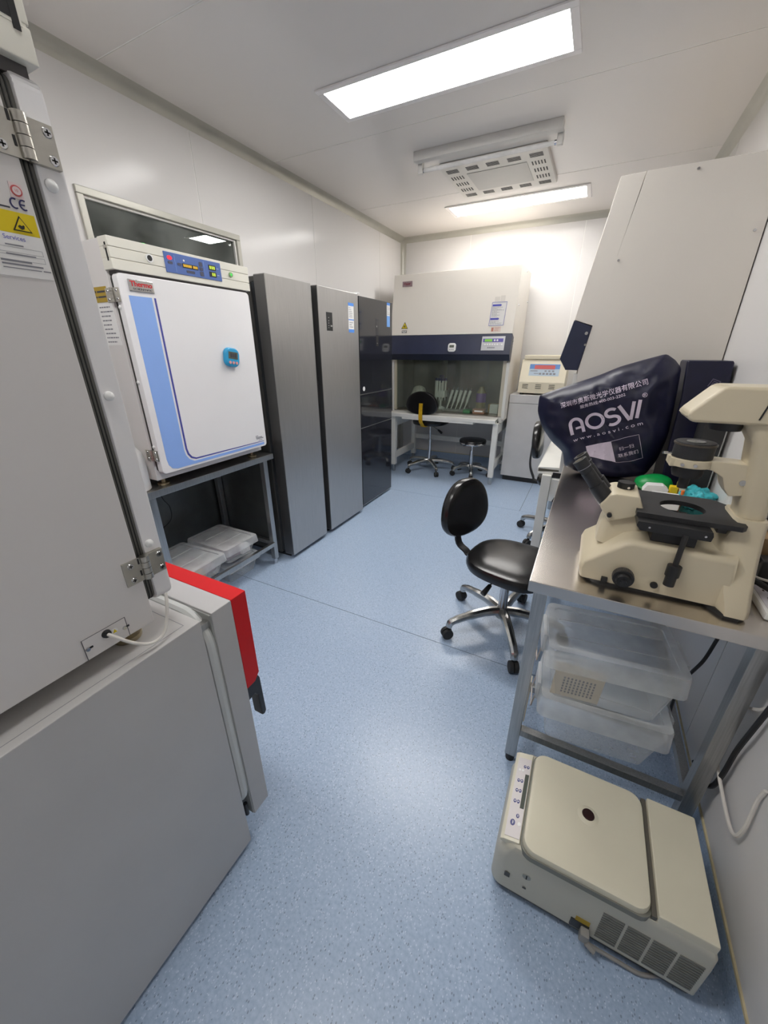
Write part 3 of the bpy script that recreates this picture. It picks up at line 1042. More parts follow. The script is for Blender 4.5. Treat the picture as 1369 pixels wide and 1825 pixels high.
# ------------------------------------------------------------------ plastic boxes with clip lids
def storage_box(label, loc, rotz, L, W, hgt, lidh, group, paper=None, name='storage_box', taper=.03, content=None, clips=True):
    """local: x along L, y along W, z up; lid on top"""
    t = thing(name, label, 'storage box', loc, rotz, group, world=False)
    b = B()
    r = .02
    outer, inner = [], []
    for z, k in ((0, 1.0), (hgt - lidh * .5, 0.0)):
        d = taper * k
        outer.append([(x, y, z) for x, y in rrect(-L / 2 + .012 + d, L / 2 - .012 - d, -W / 2 + .012 + d * .8, W / 2 - .012 - d * .8, r)])
    bm = b.bm
    r0 = [bm.verts.new(p) for p in outer[0]]
    r1 = [bm.verts.new(p) for p in outer[1]]
    n = len(r0)
    for k in range(n):
        bm.faces.new((r0[k], r0[(k + 1) % n], r1[(k + 1) % n], r1[k]))
    bm.faces.new(r0[::-1])
    obj('tub', b, FROST, t)
    ld = B()
    z0, z1 = hgt - lidh, hgt
    P0 = rrect(-L / 2, L / 2, -W / 2, W / 2, .022)
    P1 = rrect(-L / 2 + .004, L / 2 - .004, -W / 2 + .004, W / 2 - .004, .022)
    P2 = rrect(-L / 2 + .028, L / 2 - .028, -W / 2 + .028, W / 2 - .028, .016)
    rr = [[(x, y, z0) for x, y in P0], [(x, y, z1 - .008) for x, y in P1], [(x * .99, y * .99, z1) for x, y in P1],
          [(x, y, z1) for x, y in P2], [(x, y, z1 - .006) for x, y in P2]]
    ld.rings(rr, cap=False)
    ld.bm.faces.new([ld.bm.verts.new((x, y, z1 - .006)) for x, y in P2])
    lid = obj('lid', ld, FROSTL, t)
    rb = B()
    for k in (-1, 1):
        rb.box(-L / 2 + .04, L / 2 - .04, k * W * .17 - .002, k * W * .17 + .002, z1 - .006, z1 - .003)
    obj('lid_rib', rb, FROSTL, lid)
    if clips:
        for s in (-1, 1):
            cb_ = B()
            cb_.box(s * (L / 2 + .002) - .006, s * (L / 2 + .002) + .006, -W * .22, W * .22, z0 - .004, z1 - .006, .003)
            cl = obj('clip', cb_, FROSTL, t)
            xx = s * (L / 2 + .008)
            obj('clip_wire', B().tube([(xx, -W * .18, z0), (xx + s * .006, -W * .18, z0 - .05), (xx + s * .006, W * .18, z0 - .05), (xx, W * .18, z0)], .0022, 6),
                mat('clip_wire', (0.55, 0.48, 0.44), 0.4), cl)
    if paper:
        for (u0, u1, v0, v1, m_) in paper:
            def wy(z):
                return -W / 2 + .012 + taper * .8 * (1 - z / (hgt - lidh * .5)) + .0015
            pq = B().prism([(wy(v0), v0), (wy(v0) + .001, v0), (wy(v1) + .001, v1), (wy(v1), v1)], 'x', u0, u1)
            pp = obj('paper_sheet', pq, m_, t)
            upv = Vector((0, wy(v1) - wy(v0), v1 - v0)).normalized()
            rows_ = []
            for c_ in range(9):
                for q_ in range(6):
                    rows_.append((.028 + c_ * .0105, .018 + q_ * .013, .005, .009))
            lines('sheet_print', GPRINT, pp, (u0, wy(v0), v0), FX, upv, rows_, off=.0003)
    if content:
        for (a, b_, c, d, e, f_, m_) in content:
            obj('content', B().box(a, b_, c, d, e, f_, .006), m_, t)
    return t


storage_box('clear plastic box with clip lid on the steel stand shelf, next to the fridge', (-1.945, 1.478, .1765), R(90), .272, .365, .112, .045, 'boxes on the stand shelf',
            content=[(-.09, .09, -.12, .12, .004, .05, mat('mauve_stuff', (0.30, 0.25, 0.28), 0.6, var=0.2)), (.02, .09, -.14, -.1, .004, .06, PAPER)], clips=False)
storage_box('clear plastic box with clip lid on the steel stand shelf, nearest the red oven strip', (-1.925, 1.197, .1765), R(93), .262, .375, .112, .045, 'boxes on the stand shelf',
            content=[(-.09, .09, -.12, .12, .004, .05, mat('mauve_stuff', (0, 0, 0))), (-.09, 0, -.14, -.1, .004, .06, TANCARD)], clips=False)
storage_box('clear plastic box on the floor under the steel stand shelf', (-1.99, 1.52, .001), R(90), .29, .34, .125, .04, 'boxes below the stand shelf', clips=False)

# timer stuck on the incubator door
t = thing('kitchen_timer', 'round blue timer with pink buttons stuck on the incubator door', 'timer', (-1.6985, 1.538, 1.355))
tm = B()
ring = []
Mt = Matrix.Translation((-1.6985, 1.538, 1.363)) @ Matrix.Rotation(R(-8), 4, 'X')
for sc_, dx in ((.98, 0), (1.0, .004), (1.0, .012), (.93, .018), (.80, .021)):
    ring.append([Mt @ Vector((dx, y * sc_, z * sc_)) for y, z in rrect(-.046, .046, -.046, .046, .03, 6)])
obj('case', tm.rings(ring), CYAN, t)
obj('display', B().box(.019, .0222, -.03, .03, -.008, .026, .001).xform(Mt), LCD, t)
obj('display_digits', B().box(.0221, .0226, -.018, -.008, .0, .02).box(.0221, .0226, -.004, .006, .0, .02).box(.0221, .0226, .01, .02, .0, .02).xform(Mt), PRINT, t)
for k in (-1, 0, 1):
    obj('button', B().cyl((.018, k * .021, -.026), (.0245, k * .021, -.026), .0075, n=14, bev=.001).xform(Mt), PINK, t)

# ================================================================== FRIDGES
t = thing('fridge', 'brushed steel side-by-side fridge with two tall doors', 'fridge', (-2.0, 2.34, 0))
obj('body', B().box(-2.29, -1.80, 1.846, 2.835, .03, 1.752, .004), FSIDE, t)
obj('plinth', B().box(-2.25, -1.745, 1.87, 2.82, .0, .03), BLACK, t)
obj('door_seal', B().box(-1.80, -1.77, 1.856, 2.828, .045, 1.75), DARKGAP, t)
for k, (a, b_) in enumerate(((1.848, 2.257), (2.323, 2.835))):
    d = obj('door', B().box(-1.772, -1.69, a, b_, .03, 1.785, .003), FRIDGE, t)
    obj('hinge_cover', B().box(-1.83, -1.74, a + .01 if k == 0 else b_ - .08, a + .08 if k == 0 else b_ - .01, 1.752, 1.779, .004), FSIDE, t)
    obj('door_edge_trim', B().box(-1.771, -1.694, a - .0006 if k == 0 else a - .001, a + .001, .035, 1.78), mat('edge_grey', (0.20, 0.20, 0.20), 0.3, metal=0.8), d)
    if k == 1:
        dp = obj('display_panel', B().box(-1.691, -1.6885, 2.409, 2.480, 1.520, 1.635, .0008), BLACKL, d)
        VX, VZ = Vector((0, 1, 0)), Vector((0, 0, 1))
        lines('display_print', mat('pale_print', (0.45, 0.45, 0.42), 0.5), dp, (-1.6885, 2.409, 1.52), VX, VZ,
              [(.018, .018, .008, .003), (.018, .03, .01, .004), (.02, .045, .006, .006), (.02, .06, .008, .005), (.02, .08, .008, .004), (.045, .026, .008, .01), (.056, .026, .008, .01)], off=.0008)
        st_ = decal('energy_sticker', PAPER, d, (-1.69, 2.692, 1.518), VX, VZ, rrect(0, .075, 0, .198, .006, 3))
        decal('sticker_band', BRIGHTB, st_, (-1.69, 2.692, 1.518), VX, VZ, rect(0, .075, .178, .198), .0012)
        decal('sticker_band', BRIGHTB, st_, (-1.69, 2.692, 1.518), VX, VZ, rect(0, .075, .083, .090), .0012)
        decal('sticker_band', BRIGHTB, st_, (-1.69, 2.692, 1.518), VX, VZ, rect(0, .075, 0, .022), .0012)
        lines('sticker_print', GPRINT, st_, (-1.69, 2.692, 1.518), VX, VZ,
              printrows(.006, .07, .10, .172, 6, .3, .6, 2) + printrows(.012, .066, .03, .075, 3, .3, .6, 4), off=.0016)
obj('grip_recess', B().box(-1.76, -1.735, 2.258, 2.322, .04, 1.77), mat('recess_dark', (0.05, 0.05, 0.05), 0.4, metal=0.5), t)
obj('grip_pocket', B().box(-1.737, -1.722, 2.272, 2.3215, .87, 1.195, .002), BLACK, t)
solo('top_clip', B().box(-1.80, -1.69, 2.832, 2.865, 1.7865, 1.797, .002), WHITEP, 'small white clip lying across the tops of the two fridges', 'clip', (-1.74, 2.85, 1.7865))

t = thing('fridge', 'black glass three-door fridge beyond the steel one', 'fridge', (-2.02, 3.2, 0))
obj('body', B().box(-2.28, -1.80, 2.925, 3.505, .03, 1.775, .004), mat('black_fridge_body', (0.03, 0.03, 0.032), 0.35, metal=0.4), t)
obj('plinth', B().box(-2.25, -1.78, 2.94, 3.49, 0, .03), BLACK, t)
VX, VZ = Vector((0, 1, 0)), Vector((0, 0, 1))
for z0, z1 in ((.028, .752), (.760, 1.038), (1.046, 1.785)):
    d = obj('door', B().box(-1.798, -1.733, 2.917, 3.512, z0, z1, .002), BGLASS, t)
    obj('door_edge_trim', B().box(-1.798, -1.7325, 2.917, 3.512, z0 - .0045, z0 + .0), mat('edge_bright', (0.55, 0.55, 0.55), 0.3, metal=0.9), d)
    if z0 > 1:
        dp = decal('display_panel', mat('display_charcoal', (0.045, 0.045, 0.05), 0.25), d, (-1.733, 3.197, 1.425), VX, VZ, rect(0, .045, 0, .215))
        decal('display_window', BLACKL, dp, (-1.733, 3.197, 1.425), VX, VZ, rect(.002, .043, .0, .085), .0012)
        lines('display_print', mat('pale_print', (0, 0, 0)), dp, (-1.733, 3.197, 1.425), VX, VZ, [(.015, .022, .012, .004), (.01, .15, .006, .012)], off=.002)
        st_ = decal('energy_sticker', PAPER, d, (-1.733, 3.402, 1.587), VX, VZ, rrect(0, .06, 0, .192, .005, 3))
        decal('sticker_band', BRIGHTB, st_, (-1.733, 3.402, 1.587), VX, VZ, rect(0, .06, .172, .192), .0012)
        decal('sticker_band', mat('sticker_sky', (0.20, 0.42, 0.85), 0.45), st_, (-1.733, 3.402, 1.587), VX, VZ, rect(0, .06, 0, .088), .0012)
        lines('sticker_print', GPRINT, st_, (-1.733, 3.402, 1.587), VX, VZ, printrows(.006, .056, .095, .165, 6, .3, .6, 6), off=.0016)
        decal('round_sticker', PAPER, d, (-1.733, 2.972, 1.088), VX, VZ, circ(0, 0, .019, 18))


# ================================================================== SAFETY CABINETS
def safety_cabinet(label, loc, rotz):
    """local: x 0..1.31 to the right of someone facing it, y = depth from the foremost lip, z up"""
    W_ = 1.31
    t = thing('safety_cabinet', label, 'safety cabinet', loc, rotz, 'biological safety cabinets', world=False)
    # cabinet shell: two sides, top, rear
    zt = 2.128
    side = [(.232, zt), (.705, zt), (.705, .70), (.115, .70), (.100, 1.293), (.129, 1.507)]
    for a, b_ in ((0, .022), (W_ - .022, W_)):
        obj('side_panel', B().prism(side, 'x', a, b_, .0015), CREAM, t)
    sh = B()
    sh.box(.022, W_ - .022, .235, .703, zt - .02, zt - .001)
    sh.box(.022, W_ - .022, .683, .703, .70, zt - .02)
    obj('shell', sh, CREAM, t)
    obj('front_panel', B().prism([(.130, zt - .004), (.229, zt - .001), (.134, 1.509), (.0395, 1.540)], 'x', 0, W_, .0025), CREAM, t)
    ctl = [(.0385, 1.538), (.128, 1.5065), (.0975, 1.293), (.039, 1.294), (0, 1.353)]
    band = obj('fascia', B().prism(ctl, 'x', -.002, W_ + .002, .0015), NAVY, t)
    lip = [(.0375, 1.2925), (-.0015, 1.352), (-.0005, 1.3535), (.040, 1.294)]
    obj('fascia_lip', B().prism(lip, 'x', .0, W_), NAVYD, band)
    # chamber lining
    ch = B()
    ch.box(.022, .03, .16, .68, .735, 1.5)
    ch.box(W_ - .03, W_ - .022, .16, .68, .735, 1.5)
    ch.box(.03, W_ - .03, .66, .68, .735, 1.5)
    ch.box(.03, W_ - .03, .14, .66, 1.49, 1.50)
    ch.box(.03, W_ - .03, .12, .66, .728, .738)
    obj('chamber_lining', ch, INNERST, t)
    obj('lining_column', B().box(.42, .47, .645, .661, .738, 1.49, .003), mat('lining_pale', (0.40, 0.38, 0.31), 0.4, metal=0.5), t)
    # sash and its guides
    obj('sash', B().prism([(.108, 1.31), (.113, 1.31), (.116, .77), (.111, .77)], 'x', .05, W_ - .06), SASH, t)
    for a, b_ in ((.022, .052), (W_ - .066, W_ - .03)):
        obj('sash_guide', B().prism([(.094, 1.30), (.125, 1.30), (.132, .74), (.102, .74)], 'x', a, b_, .002), mat('guide_cream', (0.62, 0.58, 0.46), 0.35, metal=0.3), t)
    obj('side_post', B().prism([(.082, 1.275), (.101, 1.275), (.117, .715), (.098, .715)], 'x', W_ - .030, W_, .002), FRAMEW, t)
    obj('side_post', B().prism([(.082, 1.275), (.101, 1.275), (.117, .715), (.098, .715)], 'x', 0, .022, .002), FRAMEW, t)
    obj('sash_handle', B().box(.99, 1.08, .099, .112, .772, .786, .003), WHITEP, t)
    # base: worktop front, frame, legs
    obj('base_front', B().box(.012, W_ - .055, -.026, .12, .676, .716, .004), FRAMEW, t)
    obj('arm_rest', B().prism([(-.028, .690), (-.028, .714), (-.018, .721), (.10, .728), (.10, .70)], 'x', .012, W_ - .055, .0015), FRAMEW, t)
    obj('base_tray', B().box(.022, W_ - .022, .12, .70, .672, .728), FRAMEW, t)
    obj('under_drawer', B().box(.18, 1.02, -.02, .10, .655, .676, .002), FRAMEW, t)
    for x in (.028, W_ - .085):
        for y in (.006, .62):
            lg = obj('leg', B().box(x, x + .055, y, y + .055, .085, .677, .003), FRAMEW, t)
            obj('foot', B().cyl((x + .0275, y + .0275, .0), (x + .0275, y + .0275, .085), .02, .021, n=18, bev=.002), ALU, lg)
        obj('foot_rail', B().box(x + .008, x + .047, .06, .621, .16, .235, .003), FRAMEW, t)
        obj('top_rail', B().box(x + .008, x + .047, .06, .621, .555, .655, .003), FRAMEW, t)
    obj('end_recess', B().box(W_ - .0565, W_ - .054, .064, .118, .664, .694), BLACKL, t)
    obj('rear_rail', B().box(.083, W_ - .085, .635, .665, .30, .36, .002), FRAMEW, t)
    # screws on the right hand side face
    for y, z in ((.42, 2.105), (.675, 1.86), (.188, 1.793), (.112, 1.42)):
        obj('screw', B().cyl((W_, y, z), (W_ + .005, y, z), .006, .005, n=12), CHROME if y > .15 else HINGE, t)
    obj('fascia_screw', B().cyl((W_ + .002, .108, 1.475), (W_ + .006, .108, 1.475), .009, .008, n=14), ALU, band)
    return t, band


bscL, bandL = safety_cabinet('cream safety cabinet with navy fascia against the back wall', (-2.075, 4.13, 0), 0)
bscR, bandR = safety_cabinet('cream safety cabinet seen from its plain side panel, beyond the covered microscope', (-.18, 3.76, 0), R(-90))
# marks on the far cabinet's sloping front
sl = Vector((0, .130 - .0395, 2.124 - 1.540)).normalized()


def fp(z):       # front panel depth at height z
    return .0395 + (z - 1.540) * (.130 - .0395) / (2.124 - 1.540)


lp = obj('name_plate', B().box(.104, .218, -.004, .001, 0, .050, .002).xform(Matrix.Translation((0, fp(2.008) - .001, 2.008))), mat('plate_mauve', (0.34, 0.25, 0.27), 0.3, metal=0.6), bscL)
text('brand_lettering', 'Haier', mat('maroon_print', (0.22, 0.012, 0.03), 0.5), lp, (.122, fp(2.008) - .0052, 2.022), FX, FZ, h=.028, width=.078, bold=.02)
bz = 1.604
bio = decal('biohazard_sign', BLACKL, bscL, (.163, fp(bz), bz), FX, sl, [(-.039, 0), (.039, 0), (0, .068)])
decal('biohazard_field', YELLOW, bio, (.163, fp(bz), bz), FX, sl, [(-.031, .005), (.031, .005), (0, .059)], .0012)
for a in (90, 210, 330):
    u, v = .0085 * math.cos(R(a)), .024 + .0085 * math.sin(R(a))
    o_ = circ(u, v, .0075, 14)
    decal('biohazard_symbol', PRINT, bio, (.163, fp(bz), bz), FX, sl, o_, .0018)
    decal('biohazard_symbol', YELLOW, bio, (.163, fp(bz), bz), FX, sl, circ(u * 1.25, .024 + (v - .024) * 1.25, .0045, 12), .0024)
decal('caution_strip', mat('caution_grey', (0.24, 0.23, 0.21), 0.6), bscL, (.163, fp(1.562), 1.562), FX, sl, rect(-.03, .03, 0, .027))
lines('caution_print', PAPER, bscL, (.163, fp(1.562), 1.562), FX, sl, [(-.026, .015, .022, .006), (.002, .015, .02, .006), (-.018, .005, .034, .005)], off=.0014)
pp = decal('notice_sheet', PAPER, bscL, (1.075, fp(1.61), 1.61), FX, sl, [(-.005, 0), (.138, .002), (.146, .21), (.006, .21)])
decal('sheet_border', BPRINT, pp, (1.075, fp(1.61), 1.61), FX, sl, [(-.005, 0), (-.002, 0), (.009, .21), (.006, .21)], .0013)
decal('sheet_border', BPRINT, pp, (1.075, fp(1.61), 1.61), FX, sl, [(.135, .002), (.138, .002), (.146, .21), (.143, .21)], .0013)
decal('sheet_border', BPRINT, pp, (1.075, fp(1.61), 1.61), FX, sl, [(-.005, 0), (.138, .002), (.138, .005), (-.005, .003)], .0013)
decal('sheet_border', BPRINT, pp, (1.075, fp(1.61), 1.61), FX, sl, [(.006, .207), (.146, .207), (.146, .21), (.006, .21)], .0013)
decal('sheet_heading', BPRINT, pp, (1.075, fp(1.61), 1.61), FX, sl, [(.012, .173), (.09, .173), (.099, .182), (.09, .190), (.012, .190)], .0013)
decal('sheet_heading', BPRINT, pp, (1.075, fp(1.61), 1.61), FX, sl, [(.004, .052), (.08, .052), (.09, .062), (.08, .070), (.004, .070)], .0013)
lines('sheet_print', GPRINT, pp, (1.075, fp(1.61), 1.61), FX, sl, printrows(.012, .13, .08, .168, 10, .3, .6, 8), off=.0016)
lines('sheet_print', GPRINT, pp, (1.075, fp(1.61), 1.61), FX, sl, printrows(.006, .12, .01, .045, 4, .3, .6, 9), off=.0016)
decal('tape_strip', mat('tape_pale', (0.70, 0.66, 0.60), 0.4), bscL, (1.10, fp(1.822), 1.822), FX, sl, rect(0, .05, 0, .042))
decal('tape_strip', mat('tape_pale', (0, 0, 0)), bscL, (1.155, fp(1.822), 1.822), FX, sl, rect(0, .042, 0, .050))
pk = decal('seal_slip', mat('slip_pink', (0.76, 0.63, 0.56), 0.6), bscL, (1.098, fp(1.556), 1.556), FX, sl, rect(0, .095, 0, .046))
lines('slip_print', mat('slip_red', (0.55, 0.22, 0.16), 0.6), pk, (1.098, fp(1.556), 1.556), FX, sl, [(.005, .004, .02, .034)] + printrows(.035, .09, .004, .042, 3, .3, .3, 3), off=.0014)
# control panel on the navy fascia
fs_ = Vector((0, .0385, 1.538 - 1.353)).normalized()


def ff(z):
    return (z - 1.353) * .0385 / (1.538 - 1.353)


cz = 1.388
cp = decal('control_panel', mat('panel_silver', (0.52, 0.52, 0.54), 0.4, metal=0.2), bandL, (1.03, ff(cz) - .001, cz), FX, fs_, rect(-.004, .220, 0, .130), .0004, .004)
decal('panel_strip', mat('strip_violet', (0.09, 0.07, 0.36), 0.4), cp, (1.03, ff(cz) - .005, cz), FX, fs_, rect(.008, .205, .077, .110), .001)
decal('panel_display', LCDGREEN, cp, (1.03, ff(cz) - .005, cz), FX, fs_, rect(.024, .098, .082, .105), .002)
for u in (.122, .148):
    decal('panel_key', WHITEP, cp, (1.03, ff(cz) - .005, cz), FX, fs_, circ(u, .094, .009, 12), .002)
for k in range(7):
    decal('panel_key', WHITEP, cp, (1.03, ff(cz) - .005, cz), FX, fs_, circ(.032 + k * .024 + (.02 if k > 5 else 0), .056, .007, 10), .001)
lines('panel_print', GPRINT, cp, (1.03, ff(cz) - .006, cz), FX, fs_, [(.008, .042, .19, .0015), (.058, .020, .012, .012), (.073, .020, .012, .012), (.088, .020, .012, .012), (.103, .020, .012, .012), (.118, .020, .012, .012)], off=.001)

t = thing('bench_timer', 'small white oval timer stuck on the navy fascia of the far safety cabinet', 'timer', (-1.351, 4.13 + ff(1.415) - .001, 1.378))
Mt = Matrix.Translation((-1.351, 4.13 + ff(1.415) - .004, 1.415)) @ Matrix.Rotation(R(-12), 4, 'X')
rg = []
for s_, dy in ((1, 0), (1, -.008), (.9, -.013)):
    rg.append([Mt @ Vector((x * s_, dy, z * s_)) for x, z in rrect(-.042, .042, -.042, .042, .024, 6)])
obj('case', B().rings(rg), WHITEP, t)
obj('display', B().box(-.024, .024, -.0155, -.012, -.002, .022, .001).xform(Mt), LCD, t)
for k in (-1, 0, 1):
    obj('button', B().cyl((k * .018, -.012, -.022), (k * .018, -.0155, -.022), .005, n=10).xform(Mt), GPRINT, t)

# ------------------------------------------------------------------ things inside the far cabinet
CZ = .7385      # its work surface
ORD = ['leftmost', 'second from left', 'middle', 'second from right', 'rightmost']
t = thing('pipette_carousel', 'round pipette stand holding blue-topped pipettes inside the far safety cabinet', 'pipette stand', (-1.575, 4.52, CZ))
obj('base', B().lathe([(.055, CZ), (.058, CZ + .012), (.02, CZ + .03), (.0, CZ + .03)], (-1.575, 4.52, 0)), WHITEP, t)
obj('column', B().cyl((-1.575, 4.52, CZ + .02), (-1.575, 4.52, CZ + .30), .012, n=14), WHITEP, t)
obj('collar', B().box(-1.64, -1.51, 4.47, 4.57, CZ + .135, CZ + .215, .012), WHITEP, t)
for k in range(5):
    a = R(200 + 35 * k)
    x, y = -1.575 + .062 * math.cos(a), 4.52 + .062 * math.sin(a)
    t2 = thing('pipette', ORD[k] + ' blue-topped pipette hanging in the round stand inside the far cabinet', 'pipette', (x, y, CZ + .10), group='pipettes on the round stand')
    obj('shaft', B().cyl((x, y, CZ + .10), (x, y, CZ + .20), .004, .009, n=10), WHITEP, t2)
    obj('handle', B().cyl((x, y, CZ + .20), (x, y, CZ + .325), .011, .013, n=12), WHITEP, t2)
    obj('plunger', B().cyl((x, y, CZ + .325), (x, y, CZ + .355), .017, .014, n=12, bev=.003), mat('pipette_blue', (0.02, 0.025, 0.13), 0.4), t2)
obj('top_knob', B().cyl((-1.575, 4.52, CZ + .30), (-1.575, 4.52, CZ + .385), .03, .03, n=16, bev=.004), mat('pipette_blue', (0, 0, 0)), t)

t = thing('pipette_rack', 'slanted clear rack with white pipettes on the far cabinet worktop', 'pipette rack', (-1.36, 4.45, CZ))
rk = B()
rk.prism([(4.38, CZ), (4.52, CZ), (4.58, CZ + .24), (4.565, CZ + .24), (4.50, CZ + .012), (4.38, CZ + .012)], 'x', -1.50, -1.495)
rk.prism([(4.38, CZ), (4.52, CZ), (4.58, CZ + .24), (4.565, CZ + .24), (4.50, CZ + .012), (4.38, CZ + .012)], 'x', -1.225, -1.22)
rk.prism([(4.38, CZ), (4.52, CZ), (4.52, CZ + .012), (4.38, CZ + .012)], 'x', -1.495, -1.225)
rk.prism([(4.535, CZ + .15), (4.56, CZ + .15), (4.563, CZ + .17), (4.538, CZ + .17)], 'x', -1.495, -1.225)
obj('frame', rk, CLEAR, t)
for k in range(5):
    x = -1.465 + k * .052
    t2 = thing('pipette', ORD[k] + ' white pipette leaning in the slanted clear rack inside the far cabinet', 'pipette', (x, 4.42, CZ + .02), group='pipettes in the slanted rack')
    d0, d1, d2, d3 = (x, 4.43, CZ + .02), (x + .02, 4.455, CZ + .10), (x + .045, 4.485, CZ + .225), (x + .052, 4.492, CZ + .255)
    obj('shaft', B().cyl(d0, d1, .005, .010, n=10), WHITEP, t2)
    obj('handle', B().cyl(d1, d2, .014, .017, n=12), WHITEP, t2)
    obj('plunger', B().cyl(d2, d3, .008, .009, n=10), GPRINT, t2)
t = thing('reagent_bottle', 'bottle with purple label on the far cabinet worktop', 'bottle', (-1.10, 4.55, CZ))
obj('bottle_body', B().lathe([(.05, CZ), (.055, CZ + .01), (.055, CZ + .20), (.03, CZ + .24), (.025, CZ + .27), (0, CZ + .27)], (-1.10, 4.55, 0)), mat('amber_liquid', (0.30, 0.24, 0.12), 0.3), t)
obj('label_wrap', B().cyl((-1.10, 4.55, CZ + .10), (-1.10, 4.55, CZ + .20), .0562, n=28), PURPLE, t)
solo('tip_box', B().box(-.96, -.87, 4.40, 4.46, CZ, CZ + .10, .006), WHITEP, 'white box standing at the right end inside the far cabinet', 'box', (-.915, 4.43, CZ))
solo('tip_rack', B().box(-1.24, -1.16, 4.33, 4.41, CZ, CZ + .035, .004), mat('rack_green', (0.10, 0.33, 0.16), 0.5), 'low green rack before the bottle inside the far cabinet', 'rack', (-1.2, 4.37, CZ))
solo('tube_rack', B().box(-1.13, -1.0, 4.33, 4.42, CZ, CZ + .05, .004), mat('rack_salmon', (0.52, 0.29, 0.20), 0.5), 'salmon coloured rack inside the far cabinet', 'rack', (-1.07, 4.37, CZ))
solo('tip_tray', B().box(-1.0, -.88, 4.50, 4.60, CZ, CZ + .09, .004), mat('rack_tan', (0.48, 0.32, 0.14), 0.5), 'tan box behind the white one inside the far cabinet', 'box', (-.94, 4.55, CZ))
wb_ = B().ball((-1.86, 4.52, CZ + .13), (.10, .07, .129), 18)
for v in wb_.bm.verts:
    v.co += Vector((noise.noise(v.co * 14), noise.noise(v.co * 14 + Vector((9, 0, 0))), 0)) * .02
    v.co.z = max(v.co.z, CZ + .0005)
solo('waste_bag', wb_, mat('crumpled_white', (0.52, 0.50, 0.46), 0.4, var=0.25, vscale=40), 'crumpled pale plastic bag at the left end inside the far cabinet', 'bag', (-1.86, 4.52, CZ))


# ================================================================== CHAIRS AND STOOL
def pad(M, a, b, thick, ex=2.6, egg=0.0, dome=.35, n=40):
    """upholstered pad in the local xy plane, z up; egg widens one end"""
    rings = []
    for s, z in ((.55, -thick * .5), (.90, -thick * .5), (.97, -thick * .40), (1.0, -thick * .15), (1.0, thick * .1), (.965, thick * .33), (.88, thick * .45),
                 (.7, thick * (.45 + dome * .25)), (.4, thick * (.45 + dome * .42)), (.15, thick * (.45 + dome * .5))):
        ring = []
        for k in range(n):
            th = 2 * math.pi * k / n
            c, q = math.cos(th), math.sin(th)
            x = a * math.copysign(abs(c) ** (2 / ex), c)
            y = b * math.copysign(abs(q) ** (2 / ex), q)
            y *= 1 + egg * x / a
            ring.append(M @ Vector((x * s, y * s, z)))
        rings.append(ring)
    return B().rings(rings)


def star_base(t, cx, cy, r, a0, z_hub, m=ALU, n=5):
    obj('hub', B().cyl((cx, cy, z_hub - .045), (cx, cy, z_hub + .02), .033, .028, n=20, bev=.004), m, t)
    for k in range(n):
        a = a0 + 2 * math.pi * k / n
        d = Vector((math.cos(a), math.sin(a), 0))
        c0 = Vector((cx, cy, 0))
        pts = [c0 + d * .02 + Vector((0, 0, z_hub - .005)), c0 + d * r * .35 + Vector((0, 0, z_hub + .002)), c0 + d * r * .75 + Vector((0, 0, z_hub - .012)),
               c0 + d * (r - .012) + Vector((0, 0, z_hub - .03)), c0 + d * r + Vector((0, 0, z_hub - .055))]
        lg = obj('leg', B().tube(pts, (.026, .024, .021, .019, .018), 10, 5), m, t)
        cs = c0 + d * r
        tn = Vector((-d.y, d.x, 0))
        ca = B()
        for s in (-1, 1):
            p = cs + tn * s * .012 + Vector((0, 0, .029)) + d * .008
            ca.cyl(p - tn * .010, p + tn * .010, .029, n=18, bev=.004)
        ca.cyl(cs + Vector((0, 0, .02)), cs + Vector((0, 0, z_hub - .05)), .009, n=10)
        ca.box(cs.x - .014, cs.x + .014, cs.y - .014, cs.y + .014, .028, .052, .006)
        obj('caster', ca, RUBBER, lg)


